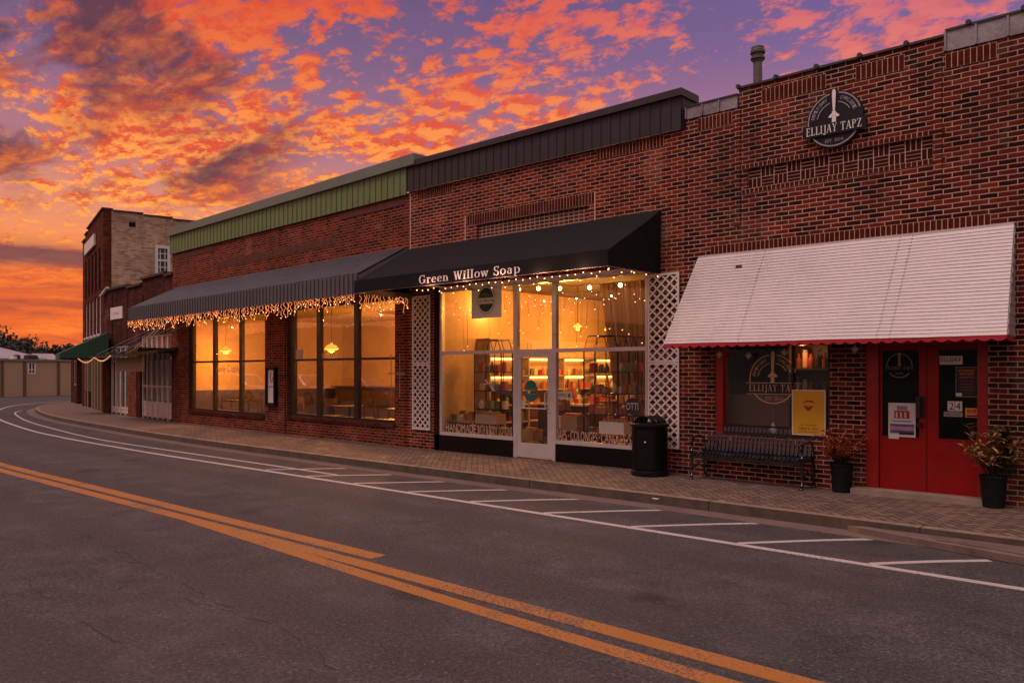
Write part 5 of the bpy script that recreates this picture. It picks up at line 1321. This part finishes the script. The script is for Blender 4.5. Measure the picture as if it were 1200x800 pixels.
# ================================================================== D: tall building
D=D_; dl=D.S(97)
zt=8.40
T=thing('tall_brick_building','tall two storey brick building with pale painted side wall','building',D,(dl,0,0))
wins=[]; uu=[(98.3,100),(102.,104.2),(106.5,109),(111.,113.6),(115.4,118.4)]
wins=[]
for k in range(5):
    s1=-.85-1.32*k; wins.append((s1-.72,s1))
holes=[(a,b,5.15,6.95) for a,b in wins]+[(a,b,3.30,4.95) for a,b in wins]+[(dl+.3,-.4,-.2,2.7),(dl-1,dl+1.1,zt-.35,9),(dl+1.1,dl+2.2,zt-.15,9)]
g=MB(); g.wall(dl,-.0,-.1,zt,0,.30,holes); build('wall',g,M['brickD'],T)
sd=12.
zr=lambda y: zt-.055*y
g=MB(); n=12
vy0,vy1,vz0,vz1=None,None,None,None
def side_hit(u,v):  # on the side wall plane s=0 of D
    nx,ny=D.n; r=ray(u); px,py=D.o; bx,by=px,py+CD
    det=r[0]*(-ny)+nx*r[1]; t=(bx*(-ny)+nx*by)/det; y=(r[0]*by-r[1]*bx)/det
    return y, CH+(HV-v)*t
wy0,wz1=side_hit(182.5,291); wy1,wz0=side_hit(199,320)
wz1=side_hit(190,289)[1]; wz0=side_hit(190,321)[1]
vy0,_=side_hit(151,263); vy1,_=side_hit(159,263); vz1=side_hit(155,260.5)[1]; vz0=side_hit(155,266)[1]
sm=MB(); sm.wall(.31,sd,-.1,zt,0,.3,[(wy0,wy1,wz0,wz1),(vy0,vy1,vz0,vz1)])
# turn the wall (x along depth) into the side plane; trim the top by sloping it
for i,(x,y,z) in enumerate(sm.v):
    zz=z if z<zt-.01 else zt-.055*x
    sm.v[i]=(-y,x,zz)
build('side_wall',sm,M['paleB'],T)
g=MB(); g.box(dl,dl+.3,.301,sd,-.1,zt-.6); g.box(dl+.301,-.301,sd-.3,sd,-.1,zt-.8); build('rear_wall',g,M['brickD'],T)
g=MB(); g.box(dl+.302,-.302,.302,sd-.302,7.2,7.4); build('roof',g,M['roof'],T)
g=MB(); g.box(dl+2.2,.03,-.06,.36,zt+.001,zt+.07); g.box(dl+1.1,dl+2.19,-.05,.36,zt-.149,zt-.08); g.box(dl-.03,dl+1.09,-.05,.36,zt-.349,zt-.28)
for k in range(10):
    a,b=.37+(sd-.37)*k/10,.37+(sd-.37)*(k+1)/10; z=zt-.055*b; g.box(-.35,.04,a,b-.01,z+.03,z+.10)
build('coping',g,M['coping'],T)
g=MB(); g.box(-.26,-.1,vy0,vy1,vz0,vz1); build('vent_opening',g,M['black'],T)
# side window
g=MB(); f=.09
g.box(-.14,.02,wy0-.02,wy0+f,wz0,wz1+.05); g.box(-.14,.02,wy1-f,wy1+.02,wz0,wz1+.05); g.box(-.14,.02,wy0+f+.001,wy1-f-.001,wz1-.08,wz1+.05); g.box(-.14,.05,wy0-.08,wy1+.08,wz0-.10,wz0-.001); g.box(-.14,.01,wy0+f+.001,wy1-f-.001,wz0,wz0+.06)
m=(wy0+wy1)/2; zc=(wz0+wz1)/2; g.box(-.12,-.02,wy0+f+.001,wy1-f-.001,zc-.04,zc+.04)
for k in (1,2): y=wy0+(wy1-wy0)*k/3; g.box(-.10,-.04,y-.018,y+.018,wz0+.061,wz1-.081)
for z in ((wz0+zc)/2,(zc+wz1)/2): g.box(-.095,-.045,wy0+f+.001,wy1-f-.001,z-.018,z+.018)
wo=build('side_window',g,M['white'],T); g=MB(); g.box(-.11,-.105,wy0+f,wy1-f,wz0+.06,wz1-.08); build('pane',g,M['farpane'],wo)
for (a,b) in wins:
    for z0,z1,mt in ((5.15,6.95,M['darkframe']),(3.30,4.95,M['white'])):
        g=MB(); g.box(a,a+.07,.05,.16,z0,z1); g.box(b-.07,b,.05,.16,z0,z1); g.box(a+.071,b-.071,.05,.16,z1-.07,z1); g.box(a+.071,b-.071,.05,.16,z0,z0+.07); g.box(a+.071,b-.071,.06,.14,(z0+z1)/2-.03,(z0+z1)/2+.03)
        if mt is M['white']: g.box(a-.02,b+.02,-.06,.04,z0-.09,z0-.001)
        wo=build('window',g,mt,T); g=MB(); g.box(a+.07,b-.07,.10,.106,z0+.07,z1-.07); build('pane',g,M['farpane'] if mt is M['darkframe'] else M['offwhite'],wo)
# ground floor shopfront
g=MB()
for k,x in enumerate((dl+.3,dl+1.5,-4.6,-3.6,-2.5,-1.4,-.6)): g.box(x,x+.16,.05,.2,0,2.7)
g.box(dl+.3,-.4,.03,.25,2.4,2.7)
wo=build('shopfront_frame',g,M['woodl'],T)
g=MB(); g.box(dl+.3,-.4,.12,.128,0.02,2.39); build('pane',g,M['farpane'],wo)
g=MB(); g.box(dl+.3,dl+2.0,.07,.18,0,.75); build('stall_riser',g,M['brickC'],T)
# sign board on top
s0,s1=-6.3,-2.4
g=MB(); g.box(s0,s1,-.10,-.02,7.22,7.72); tag(build('roof_line_sign',g,M['white'],org=((s0+s1)/2,-.05,7.22),seg=D),'long white sign near the top of the tall brick building','sign')
# low wing
T=thing('low_brick_wing','low brick corner wing left of the tall building under the green awning','building',D,(dl-6,0,0))
l0=D.S(83.)
g=MB(); g.wall(l0,dl-.004,-.1,2.55,0,.3,[(l0+1.2,l0+3.0,.95,2.3),(l0+3.4,dl-.3,-.2,2.3)]); build('wall',g,M['brickC'],T)
g=MB(); g.box(l0,l0+.3,.301,9,-.1,2.4); g.box(l0+.301,dl-.004,8.7,9,-.1,2.4); build('outer_wall',g,M['brickC'],T)
g=MB(); g.box(l0+.302,dl-.01,.302,8.69,2.2,2.3); build('roof',g,M['roof'],T)
g=MB(); g.box(l0+1.2,l0+3.,.1,.106,.95,2.3); g.box(l0+3.4,dl-.3,.2,.206,0,2.3); wo=build('pane',g,M['farpane'],T)
g=MB(); g.box(l0+1.2,l0+1.28,.05,.15,.95,2.3); g.box(l0+2.92,l0+3.,.05,.15,.95,2.3); g.box(l0+1.281,l0+2.919,.05,.15,.95,1.02); g.box(l0+1.281,l0+2.919,.05,.15,2.2,2.3); build('window',g,M['woodl'],T)
# green awning along D front
zA,pA=3.25,1.7
T=thing('fabric_awning','dark green sloping awning on the tall brick building front','awning',D,(dl,0,2.2))
a0,a1=D.S(70,-pA),-.3
g=MB(); n=10
zlow=2.40
for k in range(n):
    x0,x1=a0+(a1-a0)*k/n,a0+(a1-a0)*(k+1)/n
    g.face([(x0,-.01,zA),(x1,-.01,zA),(x1,-pA,zlow),(x0,-pA,zlow)]); g.face([(x0,-pA,zlow),(x1,-pA,zlow),(x1,-pA-.01,zlow-.22),(x0,-pA-.01,zlow-.22)])
for x in (a0,a1): g.face([(x,-.01,zA),(x,-pA,zlow),(x,-pA-.01,zlow-.22),(x,-.01,zlow-.22)])
build('canopy',g,M['awngreen'],T)
g=MB()
for k in range(5): x=a0+.05+(a1-a0-.1)*k/4; g.bar((x,-.02,zlow-.2),(x,-pA+.02,zlow-.2),.03,.03)
build('frame',g,M['black'],T)
# ================================================================== far left: beige building, roof, trees
p0=Vector(gnd(-70,468)); p1=Vector(gnd(100,461.7))
class SegW(Seg):
    def __init__(s,o,d):
        s.o=(o[0],o[1]); L=math.hypot(*d); s.d=(d[0]/L,d[1]/L); s.n=(-s.d[1],s.d[0]); s.ang=math.atan2(s.d[1],s.d[0])
E_=SegW(gnd(0,465),(Vector(gnd(83,463))-Vector(gnd(0,465)))[:])
el,er=E_.S(-160),E_.S(125)
T=thing('beige_metal_building','low beige metal building with a small white window across the bend','building',E_,((el+er)/2,0,-.13))
zt=2.45
ws0,ws1=E_.S(32.8),E_.S(41.5); wz1=E_.F(37,426)[1]; wz0=E_.F(37,438)[1]
g=MB(); g.wall(el,er,-.2,zt,0,.2,[(ws0,ws1,wz0,wz1)]); build('wall',g,M['beige'],T)
bt_=paint('brown_trim',(.13,.075,.05),.7)
for u in (-60,2.5,28.8,68.5): x=E_.S(u); build('pilaster',MB().box(x-.10,x+.10,-.05,-.001,-.2,zt-.01),bt_,T)
g=MB(); g.box(el-.1,er+.1,-.12,.3,zt+.001,zt+.14); build('coping',g,paint('grey_coping',(.20,.16,.16),.6),T)
g=MB(); g.box(el,el+.2,.201,8,-.2,zt-.01); g.box(er-.2,er,.201,8,-.2,zt-.01); g.box(el+.201,er-.201,7.8,8,-.2,zt-.01); build('outer_wall',g,M['beige'],T)
g=MB(); g.box(el+.202,er-.202,.202,7.79,zt-.3,zt-.1); build('roof',g,M['roof'],T)
g=MB(); f=.07; g.box(ws0-.02,ws0+f,-.03,.1,wz0,wz1); g.box(ws1-f,ws1+.02,-.03,.1,wz0,wz1); g.box(ws0+f,ws1-f,-.03,.1,wz0-.02,wz0+.06); g.box(ws0+f+.001,ws1-f-.001,-.02,.08,(wz0+wz1)/2-.09,(wz0+wz1)/2-.03); g.box((ws0+ws1)/2-.03,(ws0+ws1)/2+.03,-.025,.06,wz0+.061,wz1)
wo=build('window',g,M['white'],T); g=MB(); g.box(ws0,ws1,.08,.085,wz0,wz1); build('pane',g,M['farpane'],wo)
def far(u,y): return E_.S(u,y)
# pale hipped roof building behind
y0=14.; a,b=E_.S(-160,y0),E_.S(49,y0); ez=E_.F(20,421,y0)[1]; rz=E_.F(20,410,y0+3)[1]
T=thing('pale_roofed_warehouse','long warehouse with pale lilac metal roof behind the beige building','building',E_,((a+b)/2,y0,-.13))
g=MB(); g.box(a,b,y0,y0+8,-.2,ez); build('wall',g,M['beige'],T)
g=MB(); g.prism([(a-.3,y0-.3,ez+.01),(a+3,y0+4,rz+.5),(b-3.2,y0+4,rz+.5),(b+.3,y0-.3,ez+.01)],(0,0,.08)); g.prism([(a-.3,y0+8.3,ez+.01),(b+.3,y0+8.3,ez+.01),(b-3.2,y0+4.01,rz+.5),(a+3,y0+4.01,rz+.5)],(0,0,.08)); g.prism([(b+.31,y0-.3,ez+.01),(b-3.19,y0+4,rz+.5),(b+.31,y0+8.3,ez+.01)],(0,0,.08)); build('roof',g,M['lilacroof'],T)
y0=10; a,b=E_.S(52,16),E_.S(72,16); T=thing('small_roofed_shed','small shed with pale roof right of the lilac roofed warehouse','building',E_,(a,16,-.13))
ez=E_.F(60,421,16)[1]; g=MB(); g.box(a,b,16,20,-.2,ez-.2); build('wall',g,M['beige'],T); g=MB(); rz=E_.F(66,414.5,18)[1]
g.prism([(a-.2,15.8,ez-.19),(a-.2,18,rz),(a-.2,20.2,ez-.19)],(b-a+.4,0,0)); build('roof',g,M['lilacroof'],T)
for k,(u0,u1,lb) in enumerate(((20,24,'small dark roof unit left of the white one on the beige building'),(33,38,'larger dark roof unit on the beige building above its window'),(40.5,44.5,'right dark roof unit on the beige building'),(46,51,'low white roof unit at the right on the beige building'),(16,21,'low white roof unit at the left on the beige building'))):
    y=3.; a,b=E_.S(u0,y),E_.S(u1,y); z1=E_.F(30,416.3 if k<3 else 418,y)[1]
    g=MB(); g.box(a,b,y,y+.7,2.36,z1); g.box(a+.05,b-.05,y+.1,y+.6,z1+.001,z1+.04); tag(build('rooftop_unit',g,M['coping'] if k<3 else M['white'],org=(a,y,2.36),seg=E_),lb,'roof unit','roof units on the beige building')
def tree(label,u,dep,h,w,mat,seed):
    a=ray(u); L=math.hypot(*a); x,y=a[0]/FPX*dep,a[1]/FPX*dep-CD
    rnd=random.Random(seed)
    T=thing('tree',label,'tree',A,(x,y,-.14),'trees behind the beige building')
    g=MB(); g.tube([(x,y,-.14),(x+.1,y,h*.3),(x,y+.1,h*.7)],[.28,.2,.08],8)
    for k in range(7): an=rnd.uniform(0,6.28); z=h*rnd.uniform(.25,.6); g.tube([(x,y,z),(x+math.cos(an)*w*.3,y+math.sin(an)*w*.3,z+h*.22)],[.1,.03],5)
    build('trunk',g,M['trunk'],T)
    g=MB(); blobs=[]
    for k in range(26):
        an=rnd.uniform(0,6.28); t=rnd.random(); rr=w*.5*math.sqrt(rnd.random())*(1.05-.55*t); blobs.append((Vector((x+math.cos(an)*rr,y+math.sin(an)*rr,h*(.30+.62*t))),w*rnd.uniform(.10,.2)))
    for c,r_ in blobs:
        for q in range(110):
            d=Vector((rnd.gauss(0,1),rnd.gauss(0,1),rnd.gauss(0,.8))); d=d.normalized()*r_*rnd.random()**.4; p=c+d; s_=rnd.uniform(.12,.30)
            e=Vector((rnd.gauss(0,1),rnd.gauss(0,1),rnd.gauss(0,1))).normalized()*s_; f=e.cross(Vector((rnd.gauss(0,1),rnd.gauss(0,1),rnd.gauss(0,1)))).normalized()*s_*.6
            g.face([p-e,p+f,p+e,p-f])
    build('crown',g,mat,T)
tree('largest dark tree behind the lilac warehouse roof',5,100,7.0,9.5,M['leaff'],1)
tree('dark tree with a stepped top just right of the largest tree',22,104,6.0,6,M['leaff'],2)
tree('thin olive brown tree in the gap between the round tree and the dark tree',40,112,4.7,3.6,M['leafa'],3)
tree('rounded mid green tree above the small shed',54,108,5.0,6.5,M['leaff'],4)
tree('low olive tree just left of the green awning',68,116,4.2,5,M['leafa'],5)
tree('dark tree partly hidden behind the green awning',80,106,4.9,6,M['leaff'],6)
# wooded ridge across the street (seen mirrored in the glass) and behind the far buildings
g=MB(); NA,NR=72,10
def hh(a,k):
    r_=k/(NR-1); base=.5-.5*math.cos(min(1,r_*1.15)*math.pi)
    return -.3+base*(15+7*math.sin(a*3.1+.6)+4*math.sin(a*7.3)+2*math.sin(a*17+r_*5))*(1+.25*math.sin(r_*9+a*5))
for i in range(NA+1):
    a=rad(178+184*i/NA)
    for k in range(NR): d=130+16*k; g.v.append((d*math.cos(a),d*math.sin(a)-12,hh(a,k)))
for i in range(NA):
    for k in range(NR-1): g.f.append((i*NR+k,(i+1)*NR+k,(i+1)*NR+k+1,i*NR+k+1)); g.m.append(0); g.r.append(0)
struct('hills',g,M['hill'],smooth=True)
# ------------------------------------------------------------------ cars parked across the street: the photo shows them mirrored in the amber bays
def car(label,x,y,rz,colr,suv):
    sg=SegW((x,y),(math.cos(rz),math.sin(rz)))
    T=thing('parked_car',label,'car',sg,(0,0,-.13),'cars parked across the street'); z=-.13; L,W=4.5,.88
    pm=paint('car_paint_'+('silver','dark','pale')[colr],((.42,.40,.40),(.035,.035,.045),(.60,.56,.54))[colr],.25,.2,.05,2.,0,.6)
    side=[(-2.2,.30),(2.2,.30),(2.25,.55),(2.18,.80),(1.2,.98),(-2.05,1.0),(-2.25,.85)] 
    cab=[(1.15,.97),(.45,1.45 if not suv else 1.62),(-1.35 if not suv else -1.85,1.46 if not suv else 1.66),(-2.0 if not suv else -2.1,1.0)]
    g=MB(); g.prism([(a,-W,z+h) for a,h in side],(0,2*W,0)); g.prism([(cab[1][0],-W+.17,z+cab[1][1]-.03),(cab[1][0]-.1,-W+.2,z+cab[1][1]+.03),(cab[2][0]+.1,-W+.2,z+cab[2][1]+.03),(cab[2][0],-W+.17,z+cab[2][1]-.03)],(0,2*W-.36,0))
    for sy in (-1,1):
        for (p,q) in ((cab[0],cab[1]),(cab[2],cab[3]),((-.35,.98),(-.40,cab[1][1]))): g.bar((p[0],sy*(W-.02),z+p[1]),(q[0],sy*(W-.18),z+q[1]),.09,.06)
    bd=build('body',g,pm,T)
    g=MB(); lo=[(cab[0][0],-W+.03),(cab[0][0],W-.03),(cab[3][0],W-.03),(cab[3][0],-W+.03)]; hi=[(cab[1][0],-W+.19),(cab[1][0],W-.19),(cab[2][0],W-.19),(cab[2][0],-W+.19)]
    for i in range(4): j=(i+1)%4; g.face([(lo[i][0],lo[i][1],z+.985),(lo[j][0],lo[j][1],z+.985),(hi[j][0],hi[j][1],z+cab[1 if j<2 else 2][1]-.03),(hi[i][0],hi[i][1],z+cab[1 if i<2 else 2][1]-.03)])
    build('windows',g,M['farpane'],bd)
    for sx in (1.38,-1.38):
        for sy in (-1,1):
            g=MB()
            n=20; ring=[(.33*math.cos(2*math.pi*k/n)+sx,.33*math.sin(2*math.pi*k/n)+z+.33) for k in range(n)]; g.prism([(a,sy*(W-.12),h) for a,h in ring],(0,sy*.14,0)); wh=build('wheel',g,M['ink'],T)
            g=MB(); g.prism([(sx+(a-sx)*.62,sy*(W+.022),z+.33+(h-z-.33)*.62) for a,h in ring],(0,sy*.012,0)); build('rim',g,M['galv'],wh)
    for sy in (-.6,.6):
        build('headlight',MB().box(2.19,2.255,sy-.18,sy+.18,z+.62,z+.76),M['paperw'],T); build('tail_light',MB().box(-2.27,-2.20,sy-.16,sy+.16,z+.68,z+.84),M['rust'],T)
car('pale parked car across the street mirrored at the left of the left amber bay',-47.5,-10.6,rad(-22),2,True)
car('silver parked car across the street mirrored in the left amber bay',-42.,-11.8,rad(-16),0,True)
car('dark parked car across the street mirrored beside the notice case',-36.5,-12.6,rad(-10),1,False)
car('dark parked car across the street mirrored in the right amber bay',-30.5,-13.0,rad(-4),1,True)
car('silver parked car across the street mirrored low in the right amber bay',-24.5,-13.1,0.,0,False)
# ------------------------------------------------------------------ sky, sun
w=bpy.data.worlds.new('World'); sc.world=w; w.use_nodes=True; nt=w.node_tree; t=NT(nt)
for n in list(nt.nodes): nt.nodes.remove(n)
out=t.n('ShaderNodeOutputWorld'); bg=t.n('ShaderNodeBackground'); t.l(bg.outputs[0],out.inputs[0])
SUN_AZ=math.atan2(.33,-.944)   # where the sunset glows: behind the far left buildings
dirv=t.n('ShaderNodeTexCoord').outputs['Generated']
sep=t.n('ShaderNodeSeparateXYZ'); t.l(dirv,sep.inputs[0]); X,Y,Z=sep.outputs
hl=t.math('MAXIMUM',t.math('SQRT',t.math('ADD',t.math('MULTIPLY',X,X),t.math('MULTIPLY',Y,Y))),.001)
cs=t.math('DIVIDE',t.math('ADD',t.math('MULTIPLY',X,math.cos(SUN_AZ)),t.math('MULTIPLY',Y,math.sin(SUN_AZ))),hl)   # 1 toward the glow
sn=t.math('DIVIDE',t.math('SUBTRACT',t.math('MULTIPLY',Y,math.cos(SUN_AZ)),t.math('MULTIPLY',X,math.sin(SUN_AZ))),hl)
el=t.math('MAXIMUM',Z,0.)
near=t.smooth(cs,.55,1.0)
SKY_START=1
# clear sky
left=t.ramp(el,[(0.,(.82,.14,.035)),(.07,(.90,.22,.05)),(.125,(1.0,.36,.11)),(.18,(.80,.28,.17)),(.25,(.44,.185,.23)),(.34,(.23,.125,.24)),(.44,(.13,.085,.20))])
right=t.ramp(el,[(0.,(.95,.36,.14)),(.12,(.98,.36,.17)),(.20,(.76,.28,.22)),(.28,(.42,.18,.28)),(.36,(.20,.125,.30)),(.46,(.125,.10,.29))])
sky=t.mix(near,right,left)
# projected cloud plane
den=t.math('ADD',el,.19)
px=t.math('DIVIDE',X,den); py=t.math('DIVIDE',Y,den)
pc=t.n('ShaderNodeCombineXYZ'); t.l(px,pc.inputs[0]); t.l(py,pc.inputs[1]); pv=pc.outputs[0]
CV=FW  # viewing side of the cloud deck; rows of cloudlets lie across the glow
def cmap(ang,sx,sy,loc=(0,0,0)):
    m_=t.n('ShaderNodeMapping'); m_.inputs['Rotation'].default_value=(0,0,rad(ang)); m_.inputs['Scale'].default_value=(sx,sy,1.); m_.inputs['Location'].default_value=loc; t.l(pv,m_.inputs[0]); return m_.outputs[0]
pr=cmap(-35,1.15,1.45)
warp=t.n('ShaderNodeTexNoise'); warp.inputs['Scale'].default_value=2.2; warp.inputs['Detail'].default_value=4; t.l(pr,warp.inputs['Vector'])
wv=t.vm('SUBTRACT',warp.outputs['Color'],(.5,.5,.5))
pw=t.vm('ADD',pr,t.vm('SCALE',wv,.13))
SC=12.5
nA=t.math('ADD',t.math('MULTIPLY',t.noise(pw,SC,7,.66,0.),.72),t.math('MULTIPLY',t.noise(pw,4.6,4,.6,0.),.28)); sh_=t.vm('ADD',pw,(math.cos(SUN_AZ+rad(-35))*.03*1.15,math.sin(SUN_AZ+rad(-35))*.03*1.45,0.))
nA2=t.math('ADD',t.math('MULTIPLY',t.noise(sh_,SC,7,.66,0.),.72),t.math('MULTIPLY',t.noise(sh_,4.6,4,.6,0.),.28))
big=t.noise(t.vm('ADD',pr,t.vm('SCALE',wv,.3)),1.5,3,.55)
cov=t.math('ADD',t.math('ADD',nA,t.math('MULTIPLY',t.math('SUBTRACT',big,.5),.85)),t.math('MULTIPLY',t.math('SUBTRACT',near,.3),.05))
mA=t.smooth(cov,.475,.585)
fade=t.smooth(el,.03,.10)
edge=t.math('ADD',t.math('MULTIPLY',t.math('SUBTRACT',nA,nA2),9.),.46,clamp=True)
hot=t.mix(near,(.80,.14,.085),(.76,.085,.03)); gold=t.mix(near,(1.12,.42,.14),(1.18,.44,.08))
upright=t.math('MULTIPLY',t.smooth(el,.24,.40),t.math('SUBTRACT',1.,near))
hot=t.mix(t.math('MULTIPLY',upright,.9),hot,(.62,.145,.19)); gold=t.mix(t.math('MULTIPLY',upright,.9),gold,(.85,.25,.20))
lit=t.mix(t.math('MULTIPLY',edge,t.smooth(el,.46,.14)),hot,gold)
sky=t.mix(t.math('MULTIPLY',t.math('MULTIPLY',mA,fade),.95),sky,lit)
# heavier dark clouds, lit along the side towards the glow
rd=cmap(-30,.60,1.25,(3.1,.7,0))
pd=t.vm('ADD',rd,t.vm('SCALE',wv,.16))
DS=1.25; o_=rad(-30)
nD=t.noise(pd,DS,8,.62,0.); nD2=t.noise(t.vm('ADD',pd,(math.cos(SUN_AZ+o_)*.10*.6,math.sin(SUN_AZ+o_)*.10*1.25,0)),DS,8,.62,0.)
cD=t.math('ADD',nD,t.math('MULTIPLY',t.math('SUBTRACT',near,.75),.22))
mD=t.math('MULTIPLY',t.smooth(cD,.53,.62),t.math('MULTIPLY',t.smooth(el,.13,.22),t.smooth(sn,-.27,-.15)))
rim=t.math('ADD',t.math('MULTIPLY',t.math('SUBTRACT',nD,nD2),8.),.05,clamp=True)
dark=t.mix(t.smooth(el,.10,.30),(.20,.05,.055),(.085,.042,.075))
dcol=t.mix(t.math('MULTIPLY',rim,t.ramp(nA,[(.3,.45),(.6,1.)])),dark,t.ramp(nA,[(.40,(.50,.05,.03)),(.64,(1.10,.25,.035))]))
sky=t.mix(t.math('MULTIPLY',mD,.93),sky,dcol)
# long streaks low over the horizon
st=t.n('ShaderNodeCombineXYZ'); t.l(t.math('MULTIPLY',sn,2.6),st.inputs[0]); t.l(t.math('MULTIPLY',Z,26.),st.inputs[1])
sw=t.vm('ADD',st.outputs[0],t.vm('SCALE',wv,.5))
ns=t.noise(sw,1.2,8,.66,.2)
streak=t.ramp(ns,[(.32,(.20,.04,.05)),(.44,(.46,.06,.035)),(.54,(.80,.115,.03)),(.63,(1.0,.22,.035)),(.74,(1.08,.42,.08))])
lowm=t.math('MULTIPLY',t.smooth(el,.19,.075),t.math('ADD',t.math('MULTIPLY',near,.80),.12))
sky=t.mix(lowm,sky,streak)
# broad purple band
bn=t.noise(sw,.6,6,.6)
band=t.math('MULTIPLY',t.math('MULTIPLY',t.smooth(t.math('ABSOLUTE',t.math('SUBTRACT',el,t.math('ADD',.123,t.math('MULTIPLY',t.math('SUBTRACT',bn,.5),.04)))),.018,.005),t.smooth(bn,.36,.48)),near)
sky=t.mix(t.math('MULTIPLY',band,.9),sky,(.15,.05,.075))
# pale dusk light of the rest of the dome (overhead and behind the viewer)
up=t.smooth(Z,.50,.80); back=t.smooth(cs,.28,-.25)
amb=t.mix(t.smooth(Z,.05,.75),(.40,.27,.235),(.74,.555,.55))
sky=t.mix(t.math('MAXIMUM',up,back),sky,amb)
sky=t.mix(t.smooth(Z,.0,-.06),sky,(.05,.03,.03))
ns_=t.n('ShaderNodeTexSky',sky_type='NISHITA'); ns_.sun_disc=False; ns_.sun_elevation=rad(2); ns_.sun_rotation=math.pi/2-SUN_AZ
sky=t.mix(1.,sky,t.vm('SCALE',ns_.outputs[0],.0025),'ADD')
t.l(sky,bg.inputs[0]); bg.inputs[1].default_value=1.0
def sunlamp(name,el_,az,st,ang,col):
    L=bpy.data.lights.new(name,'SUN'); L.energy=st; L.angle=rad(ang); L.color=col
    o=bpy.data.objects.new(name,L); COL.objects.link(o)
    d=Vector((math.cos(az)*math.cos(el_),math.sin(az)*math.cos(el_),math.sin(el_))); o.rotation_euler=(-d).to_track_quat('-Z','Y').to_euler()
sunlamp('dusk_sky_light',rad(62),rad(-106),1.65,28,(1.,.725,.665))
# ------------------------------------------------------------------ camera
cam=bpy.data.cameras.new('camera'); co=bpy.data.objects.new('camera',cam); COL.objects.link(co)
cam.sensor_width=36; cam.lens=36*FPX/1200; cam.shift_y=(HV-400)/1200; cam.clip_end=2000; cam.clip_start=.1
co.location=(0,-CD,CH); fwd=Vector((FW[0],FW[1],0)); co.rotation_euler=fwd.to_track_quat('-Z','Y').to_euler()
sc.camera=co
# ------------------------------------------------------------------ render
vs=sc.view_settings; vs.view_transform='Standard'; vs.look='None'; vs.exposure=0; vs.gamma=1; vs.use_curve_mapping=False
cy=sc.cycles; cy.use_denoising=True
try: cy.denoiser='OPENIMAGEDENOISE'
except Exception: pass
cy.max_bounces=8; cy.diffuse_bounces=3; cy.glossy_bounces=3; cy.transparent_max_bounces=12; cy.sample_clamp_indirect=4.; cy.caustics_reflective=False; cy.caustics_refractive=False
